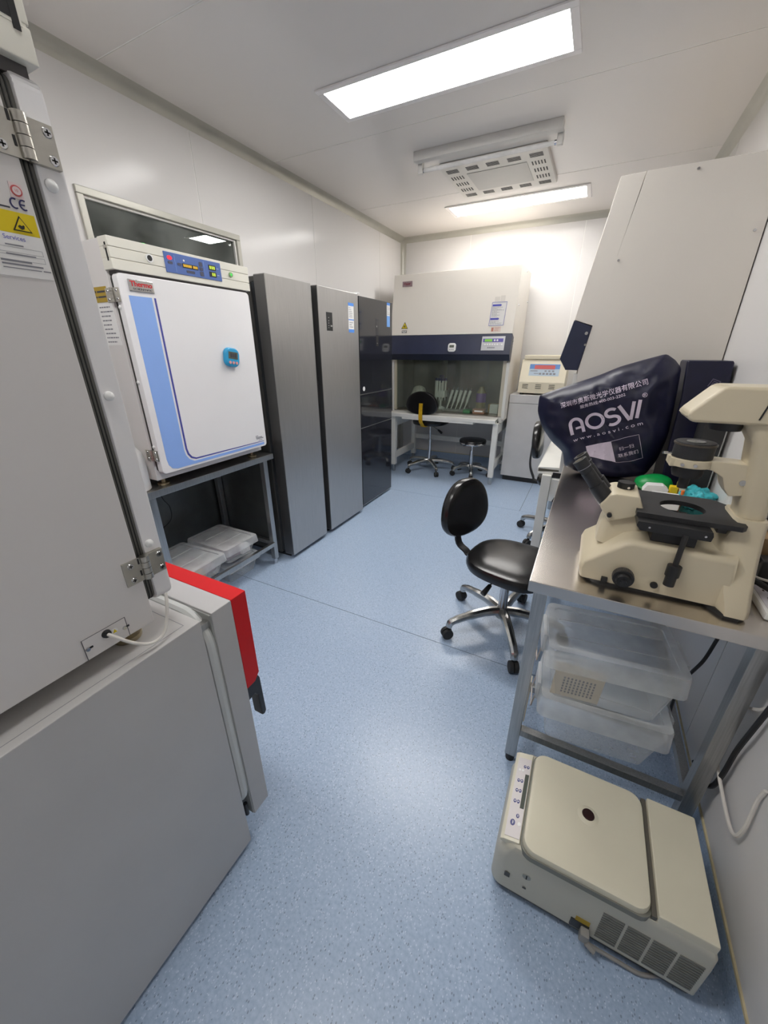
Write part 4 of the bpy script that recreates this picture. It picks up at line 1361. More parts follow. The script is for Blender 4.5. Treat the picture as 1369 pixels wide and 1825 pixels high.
def chair(label, loc, face, seat_z, leg0, seat_off=(0, 0), back=(0.25, .67), back_size=(.18, .14), post=BLACK, back_turn=0.0):
    """loc = floor point under the column; face = heading of the seat (radians); back = (distance behind column, height)"""
    cx, cy = loc
    t = thing('lab_chair', label, 'chair', (cx, cy, 0), 0, 'black swivel lab chairs')
    star_base(t, cx, cy, .30, leg0, .125)
    fx = Vector((math.cos(face), math.sin(face), 0))
    sxp = Vector((cx + seat_off[0], cy + seat_off[1], seat_z - .03))
    obj('gas_column', B().cyl((cx, cy, .12), (cx, cy, .12 + (seat_z - .2) * .62), .024, .022, n=18).cyl((cx, cy, .12 + (seat_z - .2) * .62), (cx, cy, seat_z - .055), .014, n=14), CHROME, t)
    Ms = Matrix.Translation(sxp) @ Matrix.Rotation(face, 4, 'Z')
    obj('seat', pad(Ms, .21, .205, .068, 2.7, .05), LEATHER, t)
    obj('seat_plate', B().box(-.09, .09, -.07, .07, -.052, -.03, .004).xform(Ms), BLACK, t)
    # height lever
    sd = Vector((-fx.y, fx.x, 0))
    l0 = sxp + fx * (-.02) + Vector((0, 0, -.045))
    ld_ = (-sd * .13 - fx * .03 + Vector((0, 0, -.05)))
    lev = obj('lever', B().cyl(l0, l0 + ld_, .0045, n=8), CHROME, t)
    l1 = l0 + ld_ * .9
    obj('lever_grip', B().cyl(l1, l1 + ld_.normalized() * .06 + Vector((0, 0, -.012)), .010, .015, n=12, bev=.004), BLACK, lev)
    # back
    bf = face + back_turn
    bx_ = Vector((math.cos(bf), math.sin(bf), 0))
    bc = Vector((cx, cy, back[1])) - fx * back[0]
    Mb = Matrix.Translation(bc) @ Matrix.Rotation(bf, 4, 'Z') @ Matrix.Rotation(R(90 - 6), 4, 'Y') @ Matrix.Rotation(R(180), 4, 'Z')
    bb = pad(Mb, back_size[1], back_size[0], .055, 2.3, -.17, .25)
    obj('backrest', bb, LEATHER, t)
    p0 = sxp - fx * .05 + Vector((0, 0, -.045))
    p1 = sxp - fx * (.215) + Vector((0, 0, -.035))
    p2 = bc - bx_ * .034 + Vector((0, 0, -back_size[1] - .05))
    p3 = bc - bx_ * .034 + Vector((0, 0, .0))
    pts = catmull([p0, p1, p1 + (p2 - p1) * .25 - fx * .012, p2, p3], 5)
    pb = B()
    sdw = Vector((-bx_.y, bx_.x, 0))
    rgs = []
    for i, p in enumerate(pts):
        tdir = (pts[min(i + 1, len(pts) - 1)] - pts[max(i - 1, 0)]).normalized()
        nn = sdw.cross(tdir).normalized()
        rgs.append([p + sdw * u * .021 + nn * v * .005 for u, v in ((-1, -1), (1, -1), (1, 1), (-1, 1))])
    pb.rings(rgs)
    obj('back_post', pb, post, t)
    return t


chair('black swivel lab chair in the aisle, pushed up to the steel table', (-.21, 1.77), R(-12), .455, R(5), (.015, -.02), (.262, .648), (.172, .15), MBLACK, R(-10))
chair('black swivel chair with yellow back post in front of the far safety cabinet', (-1.64, 4.39), R(88), .64, R(20), (.0, .0), (.275, .845), (.19, .128), POST_Y, 0)
chair('black swivel chair behind the steel table, facing the right safety cabinet', (-.035, 3.06), R(0), .52, R(160), (.0, .0), (.245, .775), (.17, .135), MBLACK, 0)

t = thing('round_stool', 'low round black stool with chrome rim under the far safety cabinet', 'stool', (-1.118, 4.42, 0))
star_base(t, -1.118, 4.42, .215, R(215), .11)
obj('gas_column', B().cyl((-1.118, 4.42, .11), (-1.118, 4.42, .30), .024, n=18).cyl((-1.118, 4.42, .30), (-1.118, 4.42, .385), .014, n=14), CHROME, t)
obj('seat_rim', B().lathe([(.12, .375), (.152, .38), (.157, .392), (.154, .402), (.0, .402)], (-1.118, 4.42, 0), 32), CHROME, t)
obj('seat', B().lathe([(.150, .401), (.156, .412), (.15, .428), (.10, .436), (.0, .438)], (-1.118, 4.42, 0), 32), LEATHER, t)
obj('lever', B().cyl((-1.118, 4.42, .37), (-1.21, 4.36, .355), .005, n=8), BLACK, t)

# ================================================================== GREY CABINET AND BENCH CENTRIFUGE
t = thing('grey_cabinet', 'plain grey floor cabinet beside the far safety cabinet', 'cabinet', (-.48, 4.64, 0))
obj('body', B().box(-.757, -.215, 4.40, 4.90, .058, .866, .003), GREYC, t)
obj('top', B().box(-.757, -.215, 4.396, 4.90, .869, .955, .004), GREYC, t)
obj('plinth', B().box(-.735, -.235, 4.425, 4.88, 0, .058), BLACK, t)
t = thing('bench_centrifuge', 'beige bench centrifuge with red display on the grey cabinet', 'centrifuge', (-.46, 4.63, .955))
cp_ = [(4.425, .972), (4.425, 1.082), (4.505, 1.298), (4.80, 1.298), (4.80, .972)]
obj('case', B().prism(cp_, 'x', -.69, -.245, .006), BEIGE, t)
obj('lid', B().box(-.672, -.262, 4.495, 4.79, 1.301, 1.341, .006), BEIGE, t)
for x in (-.65, -.285):
    for y in (4.46, 4.76):
        obj('foot', B().cyl((x, y, .955), (x, y, .973), .018, n=12), RUBBER, t)
dn = Vector((0, .08, .216)).normalized()
pc = decal('control_panel', mat('panel_pale_blue', (0.42, 0.52, 0.62), 0.45), t, (-.604, 4.425 + (1.145 - 1.082) * .08 / .216, 1.145), FX, dn, rect(0, .29, 0, .118))
decal('panel_band', mat('panel_mid_blue', (0.10, 0.24, 0.56), 0.45), pc, (-.604, 4.4483, 1.145), FX, dn, rect(0, .29, .07, .118), .0013)
decal('display', LCDRED, pc, (-.604, 4.4483, 1.145), FX, dn, rect(.048, .245, .068, .108), .0022)
lines('panel_print', GPRINT, pc, (-.604, 4.4483, 1.145), FX, dn, [(.012, .045, .07, .008), (.05, .02, .045, .006)] + [(.10 + k * .034, .012, .022, .018) for k in range(5)] + [(.15 + k * .036, .042, .02, .014) for k in range(3)], off=.0016)
decal('badge', mat('badge_pale', (0.70, 0.66, 0.55), 0.4), t, (-.465, 4.425 + (1.276 - 1.082) * .08 / .216, 1.276), FX, dn, circ(0, 0, .028, 18, .011))
for gx in (-.62, -.49, -.36):
    for k in range(3):
        obj('vent_slot', B().box(gx - .028, gx + .028, 4.4225, 4.426, 1.022 + k * .017, 1.027 + k * .017), BLACKL, t, 0)

# ================================================================== STEEL TABLE ON THE RIGHT
t = thing('steel_table', 'stainless steel work table along the right wall, microscope on it', 'table', (.23, 1.7, 0))
TX0, TX1, TY0, TY1, TZ = -.058, .522, 1.0, 2.43, .80
obj('top', B().box(TX0, TX1, TY0, TY1, TZ - .036, TZ, .003), TABLET, t)
for x in (-.043, .462):
    for y in (1.04, 2.36):
        lg = obj('leg', B().box(x, x + .038, y, y + .038, .035, TZ - .035, .002), STEEL, t)
        obj('foot', B().cyl((x + .019, y + .019, 0), (x + .019, y + .019, .037), .015, .018, n=14), RUBBER, lg)
obj('shelf_rail', B().box(-.006, .463, 1.046, 1.072, .142, .170, .002), STEEL, t)
obj('shelf_rail', B().box(-.006, .463, 2.366, 2.392, .142, .170, .002), STEEL, t)
obj('shelf_rail', B().box(-.037, -.011, 1.077, 2.361, .142, .170, .002), STEEL, t)
obj('shelf_rail', B().box(.468, .494, 1.077, 2.361, .142, .170, .002), STEEL, t)
obj('shelf_rail', B().box(-.012, .469, 1.26, 1.285, .142, .170, .002), STEEL, t)

storage_box('clear plastic storage box under the steel table, lower of the two', (.208, 1.165, .1705), R(5), .375, .245, .195, .075, 'boxes stacked under the steel table')
storage_box('clear plastic storage box with printed sheet inside, upper of the two under the steel table', (.195, 1.165, .366), R(7), .375, .255, .207, .07, 'boxes stacked under the steel table',
            paper=[(-.150, -.012, .008, .150, PAPERB)], content=[(-.13, -.03, -.06, .04, .0065, .03, PAPERB)])
t = thing('card_strip', 'tan card strip standing by the table leg beside the lower box', 'card', (.0, 1.07, .17))
obj('strip', B().box(-.004, .0, 1.085, 1.115, .171, .36), PAPERB, t)

# ================================================================== FLOOR CENTRIFUGE
t = thing('floor_centrifuge', 'beige refrigerated centrifuge with keypad standing on the floor', 'centrifuge', (.23, .8, 0))
cx0, cx1, cy0, cy1 = -.008, .462, .655, .945
# body, sides drawn in slightly to the top
prof = []
outl = rrect(cx0, cx1, cy0, cy1, .03, 6)
outl = rrect(cx0, cx1, cy0, cy1, .03, 6)
outl = [(x, y) if x < .2 else (cx1 - (cx1 - x) * .25, (cy0 + (y - cy0) * .25 if y < .8 else cy1 - (cy1 - y) * .25)) if (x > cx1 - .031) else (x, y) for x, y in outl]


def cf_ring(z, ins, front=0.0):
    out = []
    for x, y in outl:
        mx, my = (cx0 + cx1) / 2, (cy0 + cy1) / 2
        kx = 1 - ins / (cx1 - cx0) * 2
        ky = 1 - ins / (cy1 - cy0) * 2
        xx = mx + (x - mx) * kx
        if x < cx0 + .06:
            xx += front * (cx0 + .06 - x) / .06
        out.append((xx, my + (y - my) * ky, z))
    return out


bd = B().rings([cf_ring(.022, .004), cf_ring(.03, 0), cf_ring(.15, .0), cf_ring(.196, .001, .018), cf_ring(.212, .006, .030), cf_ring(.216, .012, .036)])
body = obj('body', bd, mat('centrifuge_case_shaded', (0.57, 0.545, 0.45), 0.45, var=0.03, vscale=6), t)  # darker copy of the lid beige, side shade put into the colour
obj('base_skirt', B().rings([cf_ring(.012, .006), cf_ring(.030, .0015)]), mat('skirt_dark', (0.05, 0.05, 0.045), 0.5), t)
for x in (.04, .42):
    for y in (.69, .91):
        obj('foot', B().cyl((x, y, 0), (x, y, .013), .014, n=14), RUBBER, t)
# lid and rear deck
obj('lid_gap', B().prism(rrect(.048, .338, .650, .940, .03), 'z', .205, .222), mat('lid_gap_grey', (0.20, 0.20, 0.17), 0.5), t)
lid = B()
R0 = rrect(.052, .333, .6535, .9365, .032, 6)
mx, my = .1925, .795
rg = [[(x, y, .219) for x, y in R0], [(x, y, .232) for x, y in R0], [(mx + (x - mx) * .985, my + (y - my) * .985, .238) for x, y in R0],
      [(mx + (x - mx) * .9, my + (y - my) * .9, .2405) for x, y in R0]]
rg.append([(mx + (x - mx) * .62, my + (y - my) * .62, .2375) for x, y in R0])
rg.append([(mx + (x - mx) * .15, my + (y - my) * .15, .2365) for x, y in R0])
ld = obj('lid', lid.rings(rg), CFUGE, t)
obj('sight_rim', B().lathe([(.026, .2366), (.020, .2395), (.016, .2405), (.0, .2405)], (.2, .812, 0), 28), CFUGE, ld)
obj('sight_glass', B().lathe([(.0155, .2404), (.0145, .2425), (.0, .2432)], (.2, .812, 0), 24), mat('sight_dark', (0.03, 0.012, 0.012), 0.15), ld)
obj('hinge_groove', B().box(.3345, .3445, .662, .938, .19, .226), mat('groove_dark', (0.12, 0.11, 0.09), 0.6), t)
obj('rear_deck', B().box(.345, .4565, .661, .939, .19, .237, .005), CFUGE, t)
# keypad on the sloping front
A = Vector((.002, 0, .2075))
Bp = Vector((.046, 0, .2195))
kr = Vector((0, 1, 0))
ku = (A - Bp).normalized()       # from the lid down to the front edge
ku2 = -ku
kp = B()
kp.prism([(.0, .196), (-.002, .205), (.0075, .2125), (.047, .2215), (.047, .196)], 'y', .668, .932, .003)
kpo = obj('front_console', kp, mat('console_cream', (0.71, 0.675, 0.55), 0.4, var=0.02), t)
# panel frame: right along +... seen from above: u = -y (towards camera is smaller y), v = along slope upwards
pu = Vector((0, -1, 0))
pv = Vector((.0395, 0, .009)).normalized()
po = Vector((.0078, .912, .2128))
pan = decal('keypad', mat('keypad_pale', (0.66, 0.62, 0.62), 0.45), kpo, po, pu, pv, rect(0, .235, .0, .038), .0003, .0008)
decal('display', mat('lcd_dark', (0.03, 0.042, 0.026), 0.5), pan, po, pu, pv, rect(.052, .155, .026, .0365), .0012)
for u, v, r_, m_ in ((.028, .0305, .0055, BUTTONB), (.028, .0215, .0055, BUTTONB), (.042, .0175, .005, WHITEP), (.042, .0085, .005, WHITEP),
                     (.076, .0195, .0058, BUTTONB), (.076, .0105, .0058, BUTTONB), (.107, .0195, .0058, BUTTONB), (.107, .0105, .0058, BUTTONB),
                     (.139, .0195, .0058, BUTTONB), (.139, .0105, .0058, BUTTONB), (.178, .0245, .0062, BUTTONB), (.198, .0145, .0092, BUTTONB), (.198, .0315, .0062, WHITEP)):
    kb_ = decal('key', m_, pan, po, pu, pv, circ(u, v, r_ * .9, 18, r_ * .68), .0012)
    if r_ > .0055 and .07 < u < .15:
        s_ = 1 if v > .015 else -1
        decal('key_arrow', WHITEP, pan, po, pu, pv, [(u - .0022, v - s_ * .0016), (u + .0022, v - s_ * .0016), (u, v + s_ * .0022)][::s_], .0022)
    elif m_ is BUTTONB:
        lines('key_print', WHITEP, pan, po, pu, pv, [(u - r_ * .5, v - .0006, r_, .0009), (u - r_ * .4, v + .0012, r_ * .8, .0008)], off=.0026)
# side face details: lock, plate, inlet, louvres
sf = .6545
obj('lock_barrel', B().cyl((.079, sf + .002, .128), (.079, sf - .0015, .128), .0105, n=20), CFUGEG, t)
obj('lock_slot', B().box(.0775, .0805, sf - .0022, sf - .001, .120, .136), BLACKL, t)
lines('type_plate', mat('plate_dark', (0.06, 0.06, 0.055), 0.5), t, (.026, sf, .085), FX, FZ, [(0, 0, .014, .02)], off=.0012)
lines('type_plate', mat('plate_dark', (0, 0, 0)), t, (.075, sf, .073), FX, FZ, [(0, 0, .009, .008)], off=.0012)
inl = obj('power_inlet', B().box(.196, .238, sf - .0025, sf + .01, .036, .068, .001), BLACK, t)
decal('inlet_sticker', OCHRE, t, (.205, sf, .068), FX, FZ, rect(0, .032, 0, .017))
pl_ = obj('plug', B().box(.219, .240, .632, .653, .030, .062, .004), CABLEG, t)
obj('cord', B().tube([(.232, .636, .040), (.245, .636, .034), (.27, .641, .022), (.31, .646, .012), (.36, .650, .006), (.40, .668, .006)], .0048, 8, 5), CABLEG, t)
obj('cord_relief', B().cyl((.236, .634, .038), (.255, .628, .030), .0078, .006, n=10), CABLEG, t)
for c in range(4):
    lv = B()
    x0_ = .252 + c * .0505
    for k in range(12):
        z_ = .046 + k * .0097
        lv.box(x0_, x0_ + .0445, sf - .0016, sf + .003, z_, z_ + .0045)
    obj('louvre_bank', lv, mat('louvre_dark', (0.17, 0.17, 0.155), 0.6), t, 0)


# ================================================================== MICROSCOPE ON THE TABLE
YC = 1.19
t = thing('inverted_microscope', 'cream inverted microscope with black stage on the steel table', 'microscope', (.26, YC, TZ))
pl_b = [(.062, .045), (.068, .085), (.085, .112), (.115, .126), (.19, .120), (.30, .108), (.35, .104), (.383, .150), (.412, .152), (.428, .135)]


def plan(z, kx, ky, x0=.27):
    pts = [(x, -d) for x, d in pl_b] + [(x, d) for x, d in pl_b[::-1]]
    return [(x0 + (x - x0) * kx, YC + d * ky, z) for x, d in pts]


obj('rubber_foot', B().rings([plan(TZ, .985, .985), plan(TZ + .010, .992, .992)]), BLACK, t)
# main body: side profile lofted across the width
side_prof = [(.064, TZ + .010), (.058, TZ + .040), (.064, TZ + .060), (.085, TZ + .078), (.150, TZ + .138), (.170, TZ + .146), (.385, TZ + .142), (.40, TZ + .01)]


def prof_at(dy, inset, drop):
    out = []
    for x, z in side_prof:
        cz_ = TZ + .01
        out.append((.22 + (x - .22) * (1 - inset), YC + dy, cz_ + (z - cz_) * (1 - drop)))
    return out


secs = [(-.119, .06, .12), (-.114, .02, .05), (-.100, .0, .01), (-.06, 0, 0), (.06, 0, 0), (.100, .0, .01), (.114, .02, .05), (.119, .06, .12)]
mb = B().rings([prof_at(*q) for q in secs])
body = obj('body', mb, SCOPE, t, 50)
# rear pillar foot flaring down to the table


def sect(z, x0_, x1_, hw, r_=.02):
    return [(x, YC + y, z) for x, y in rrect(x0_, x1_, -hw, hw, min(r_, hw * .6), 5)]


def psec(z, xa, wa, xb, wb, xc):
    h_ = [(xa, wa * .6), (xa + .004, wa), (xb, wb), (xc - .012, wb), (xc, wb - .014)]
    return [(x, YC - d, z) for x, d in h_] + [(x, YC + d, z) for x, d in h_[::-1]]


obj('pillar_base', B().rings([psec(TZ + .008, .352, .080, .383, .152, .430), psec(TZ + .025, .352, .080, .380, .148, .430), psec(TZ + .06, .350, .080, .372, .126, .430),
                              psec(TZ + .10, .348, .080, .368, .104, .430), psec(TZ + .14, .348, .076, .368, .088, .430), psec(TZ + .17, .350, .072, .372, .074, .431),
                              psec(TZ + .20, .362, .062, .380, .064, .431), psec(TZ + .222, .370, .055, .384, .058, .432)]), SCOPE, t, 60)
obj('pillar', B().rings([sect(TZ + .2225, .374, .428, .045), sect(TZ + .33, .362, .426, .044), sect(TZ + .40, .352, .426, .044), sect(TZ + .45, .32, .43, .046)]), SCOPE, t)
# lamp arm
ap = [(.211, 1.253), (.212, 1.262), (.263, 1.3215), (.275, 1.3235), (.50, 1.3235), (.50, 1.244), (.224, 1.241)]
arm = obj('lamp_arm', B().prism(ap, 'y', YC - .055, YC + .055, .008, 3), SCOPE, t)
obj('arm_slot', B().prism([(.350, 1.305), (.353, 1.305), (.343, 1.255), (.340, 1.255)], 'y', YC - .0565, YC - .054), BLACKL, arm)
obj('arm_slot', B().prism([(.352, 1.284), (.40, 1.284), (.40, 1.279), (.351, 1.279)], 'y', YC - .0565, YC - .054), BLACKL, arm)
obj('field_lens', B().cyl((.302, YC, 1.222), (.302, YC, 1.243), .030, .034, n=28), BLACK, arm)
# condenser on its bracket
brp = [(.21, 1.127), (.21, 1.148), (.31, 1.150), (.37, 1.148), (.388, 1.145), (.386, 1.075), (.345, 1.068), (.332, 1.085), (.322, 1.112), (.300, 1.126), (.27, 1.130)]
bk = obj('condenser_bracket', B().prism(brp, 'y', YC - .030, YC + .030, .003), SCOPE, t)
obj('bracket_ring', B().cyl((.256, YC, 1.129), (.256, YC, 1.149), .0475, n=32, bev=.002), SCOPE, bk)
obj('bracket_screw', B().cyl((.362, YC - .029, 1.105), (.362, YC - .032, 1.105), .007, n=14), ALU, bk)
for x in (.232, .258):
    obj('clamp_screw', B().cyl((x, YC - .046, 1.139), (x, YC - .054, 1.139), .004, n=10), CHROME, bk)
cd = B().lathe([(.034, 1.1495), (.0425, 1.150), (.0425, 1.186), (.041, 1.1885), (.038, 1.1890), (.022, 1.1875), (.0, 1.186)], (.256, YC, 0), 36)
con = obj('condenser_drum', cd, MBLACK, t)
obj('diaphragm_ring', B().lathe([(.0428, 1.181), (.0445, 1.1815), (.0445, 1.1855), (.0428, 1.186)], (.256, YC, 0), 36), mat('ring_brown', (0.07, 0.055, 0.04), 0.4), con)
obj('condenser_glass', B().cyl((.256, YC, 1.1875), (.256, YC, 1.1892), .020, n=24), mat('glass_grey', (0.14, 0.15, 0.14), 0.12), con)
obj('set_screw', B().cyl((.21, YC - .015, 1.158), (.192, YC - .022, 1.158), .0035, n=10), CHROME, con)
obj('condenser_nose', B().lathe([(.033, 1.129), (.034, 1.112), (.030, 1.100), (.012, 1.098), (.011, 1.068), (0, 1.068)], (.256, YC, 0), 28), MBLACK, con)
# stage with its opening
sz0, sz1 = 1.003, 1.015
hx, hy, hr = .270, YC, .050
so = rrect(.168, .384, 1.100, 1.296, .004, 4)
so = [(.163, 1.100), (.376, 1.100), (.386, 1.112), (.386, 1.255), (.352, 1.296), (.163, 1.296)]
stg = B()
NN = 48


def on_outline(a):
    # point of the outline in direction a from the hole
    d = Vector((math.cos(a), math.sin(a)))
    best = None
    for i in range(len(so)):
        p, q = Vector(so[i]), Vector(so[(i + 1) % len(so)])
        e = q - p
        den = d.x * e.y - d.y * e.x
        if abs(den) < 1e-9:
            continue
        w_ = p - Vector((hx, hy))
        tt = (w_.x * e.y - w_.y * e.x) / den
        uu = (w_.x * d.y - w_.y * d.x) / den
        if tt > 0 and -1e-6 <= uu <= 1 + 1e-6 and (best is None or tt < best):
            best = tt
    return Vector((hx, hy)) + d * best


angs = sorted([2 * math.pi * k / NN for k in range(NN)] + [math.atan2(p[1] - hy, p[0] - hx) % (2 * math.pi) for p in so])
bm_ = stg.bm
rows = [[], [], [], []]
for a in angs:
    o_ = on_outline(a)
    i_ = (hx + hr * math.cos(a), hy + hr * math.sin(a))
    rows[0].append(bm_.verts.new((i_[0], i_[1], sz0)))
    rows[1].append(bm_.verts.new((i_[0], i_[1], sz1)))
    rows[2].append(bm_.verts.new((o_.x, o_.y, sz1)))
    rows[3].append(bm_.verts.new((o_.x, o_.y, sz0)))
for a, b_ in ((0, 1), (1, 2), (2, 3), (3, 0)):
    for k in range(len(angs)):
        j = (k + 1) % len(angs)
        bm_.faces.new((rows[a][k], rows[a][j], rows[b_][j], rows[b_][k]))
bmesh.ops.recalc_face_normals(bm_, faces=bm_.faces)
stage = obj('stage', stg, MBLACK, t, 30)
bl = B()
bl.prism([(.166, 1.0025), (.164, .990), (.174, .978), (.318, .978), (.320, .992), (.317, 1.0025)], 'y', 1.068, 1.135, .002)
sb = obj('stage_carrier', bl, BLACK, t)
obj('carrier_arm', B().box(.172, .192, 1.135, 1.27, .978, 1.002, .002), BLACK, sb)
obj('carrier_arm', B().box(.338, .358, 1.128, 1.27, .982, 1.002, .002), BLACK, sb)
for x in (.192, .305):
    obj('carrier_screw', B().cyl((x, 1.0685, .990), (x, 1.067, .990), .0026, n=10), CHROME, sb)
obj('stage_support', B().box(.205, .300, 1.095, 1.26, .944, .980, .003), BLACK, t)
rod = obj('stage_rod', B().cyl((.268, 1.070, .985), (.264, 1.058, .890), .0062, n=14), BLACK, t)
obj('stage_knob', B().cyl((.264, 1.058, .905), (.2635, 1.057, .876), .0155, n=22, bev=.001).cyl((.2635, 1.057, .876), (.263, 1.056, .849), .0122, n=20, bev=.001), BLACK, rod)
# objectives under the stage
nt_ = obj('nosepiece', B().cyl((.270, YC, .945), (.270, YC, .962), .040, n=28, bev=.002), ALU, t)
for k in range(3):
    a = R(100 + 120 * k)
    x, y = .270 + .02 * math.cos(a), YC + .02 * math.sin(a)
    ob_ = obj('objective', B().cyl((x, y, .960), (x, y, .992), .013, .010, n=16), CHROME, nt_)
    obj('objective_band', B().cyl((x, y, .972), (x, y, .977), .0127, .0122, n=16), (ORANGE, YELP, REDTXT)[k], ob_)
# eyepiece head
neck = B().rings([[(x, YC + y, TZ + .10) for x, y in rrect(.088, .200, -.062, .062, .02)], [(x, YC + y, TZ + .15) for x, y in rrect(.092, .192, -.052, .052, .02)],
                  [(x, YC + y, TZ + .19) for x, y in rrect(.100, .185, -.046, .046, .018)]])
obj('neck', neck, SCOPE, t)
hp = [(.078, 1.005), (.108, .962), (.160, .985), (.185, 1.000), (.165, 1.045), (.112, 1.045), (.098, 1.040)]
head = obj('eyepiece_head', B().prism(hp, 'y', YC - .060, YC + .060, .006), SCOPE, t)
obj('head_screw', B().cyl((.106, YC - .060, .985), (.106, YC - .070, .985), .006, n=14), BLACK, head)
obj('port_cap', B().cyl((.135, YC + .01, 1.044), (.135, YC + .01, 1.062), .021, n=24, bev=.002), BLACK, head)
obj('port_screw', B().cyl((.139, YC - .008, 1.052), (.140, YC - .016, 1.052), .0035, n=10), CHROME, head)
dirv = Vector((-.088, 0, .105)).normalized()
for s in (-1, 1):
    base = Vector((.096, YC + s * .030, 1.012))
    tb = B().cyl(base, base + dirv * .055, .0225, .0215, n=26)
    tb.cyl(base + dirv * .055, base + dirv * .098, .0175, .0175, n=26)
    et = obj('eye_tube', tb, BLACK, head)
    obj('eyepiece', B().cyl(base + dirv * .092, base + dirv * .138, .0155, .0195, n=26, bev=.001), MBLACK, et)
    obj('eye_lens', B().cyl(base + dirv * .138, base + dirv * .1386, .0125, n=22), mat('lens_dark', (0.05, 0.045, 0.03), 0.08), et)
    obj('eyepiece_ring', B().cyl(base + dirv * .112, base + dirv * .1135, .0187, .0188, n=26), GPRINT, et)
# side knobs
kn = B().cyl((.164, YC - .118, .846), (.164, YC - .128, .846), .018, n=26)
kn.cyl((.164, YC - .128, .846), (.164, YC - .150, .846), .0245, n=36, bev=.001)
kb = obj('focus_knob', kn, BLACK, t)
rbk = B()
for k in range(36):
    a = 2 * math.pi * k / 36
    x, z = .164 + .0245 * math.cos(a), .846 + .0245 * math.sin(a)
    rbk.cyl((x, YC - .131, z), (x, YC - .147, z), .0011, n=5)
obj('knob_knurl', rbk, mat('knurl_grey', (0.06, 0.055, 0.05), 0.5), kb)
obj('fine_knob', B().cyl((.164, YC - .150, .846), (.164, YC - .164, .846), .0175, .0165, n=28, bev=.001).cyl((.164, YC - .164, .846), (.164, YC - .170, .846), .007, n=14), BLACK, kb)
obj('light_dial', B().cyl((.237, YC - .116, .834), (.237, YC - .126, .834), .0085, n=20, bev=.001), BLACK, t)
obj('power_switch', B().box(.118, .133, YC - .128, YC - .110, TZ + .012, TZ + .026, .001), BLACK, t)

# ================================================================== DUST COVERS
# outline measured on the plane y = 2.1, moved to the depth where the cover is widest
OUT = [(-.223, 1.115), (-.225, 1.189), (-.193, 1.205), (-.08, 1.25), (.025, 1.293), (.100, 1.331), (.19, 1.362), (.262, 1.385), (.30, 1.36), (.327, 1.330), (.332, 1.278), (.343, 1.15),
       (.348, 1.039), (.333, .924), (.300, .846), (.215, .822), (.124, .812), (.03, .822), (-.052, .846), (-.070, .918), (-.133, .968), (-.191, 1.038)]
YM = 2.19
k_ = YM / 2.1
OUT = [Vector((x * k_, 0, 1.4 + (z - 1.4) * k_)) for x, z in OUT]
OUTS = [OUT[i].lerp(OUT[(i + 1) % len(OUT)], k / 5) for i in range(len(OUT)) for k in range(5)]
OUTS = [OUTS[i] * .5 + (OUTS[i - 1] + OUTS[(i + 1) % len(OUTS)]) * .25 for i in range(len(OUTS))]
CC = Vector((.075, 0, 1.09))
cov = B()
rings = []
NS = 24
for side in (0, 1):
    for q in range(NS):
        s = (q + .5) / NS if side == 0 else 1 - (q + 0.5) / NS
        if side == 1 and q == 0:
            s = .985
        ring = []
        for i, p in enumerate(OUTS):
            v = CC + (p - CC) * s
            if side == 0:
                y = YM - .105 * (1 - s ** 6)
                a1 = abs(noise.noise(Vector((v.x * 4.2 + v.z * 1.5, v.z * 4.0, 1.3))))
                a2 = abs(noise.noise(Vector((v.x * 8 + v.z * 5, v.z * 4 - v.x * 2, 5))))
                a3 = abs(noise.noise(Vector((v.x * 17, v.z * 15 + v.x * 6, 9))))
                f_ = .046 * a1 - .036 * a2 + .014 * a3
                y += f_ * (1 - s ** 9)
            else:
                y = YM + .20 * (1 - s ** 3)
            zz = max(v.z, TZ + .0015)
            ring.append((v.x, min(y, 2.43), zz))
        rings.append(ring)
cov.rings(rings)
t = thing('dust_cover', 'navy nylon dust cover with white printed lettering over a microscope', 'dust cover', (.08, 2.2, TZ))
cov_mesh = cov.bm.copy()
tree = BVHTree.FromBMesh(cov_mesh)
covo = obj('cover_cloth', cov, BAGM, t, 50)


def on_cover(p):
    # p is given on the plane y = 2.1; keep the line of sight and drop it on the cloth
    hit = tree.ray_cast(Vector((p.x, 1.9, p.z)), Vector((0, 1, 0)))
    if hit[0] is None:
        return Vector((p.x, 2.1, p.z))
    return Vector((p.x, hit[0].y - .0022, p.z))


kk = (YM - .095) / 2.1


def cp2(x, z):
    return Vector((x * kk, 2.1, 1.4 + (z - 1.4) * kk))


def ang(p, q):
    d = q - p
    return Vector((d.x, 0, d.z)).normalized()


def perp(d):
    return Vector((-d.z, 0, d.x))


p0, p1 = cp2(-.112, 1.130), cp2(.222, 1.256)
d_ = ang(p0, p1)
text('cover_lettering', '深圳市奥斯微光学仪器有限公司', BAGTXT, t, p0, d_, perp(d_), h=.0275, width=(p1 - p0).length, bold=.007, mapper=on_cover)
p0, p1 = cp2(-.027, 1.136), cp2(.146, 1.204)
d_ = ang(p0, p1)
text('cover_lettering', '服务热线:400-003-2202', BAGTXT, t, p0, d_, perp(d_), h=.0165, width=(p1 - p0).length, bold=.004, mapper=on_cover)
p0, p1 = cp2(-.029, .974), cp2(.240, 1.083)
d_ = ang(p0, p1)
text('cover_lettering', 'w w w . a o s v i . c o m', BAGTXT, t, p0, d_, perp(d_), h=.015, width=(p1 - p0).length, bold=.004, mapper=on_cover)
p0, p1 = cp2(.174, .954), cp2(.228, .978)
d_ = ang(p0, p1)
text('cover_lettering', '扫一扫', BAGTXT, t, p0, d_, perp(d_), h=.018, width=(p1 - p0).length, mapper=on_cover)
p0, p1 = cp2(.178, .921), cp2(.252, .951)
d_ = ang(p0, p1)
text('cover_lettering', '联系我们', BAGTXT, t, p0, d_, perp(d_), h=.019, width=(p1 - p0).length, mapper=on_cover)
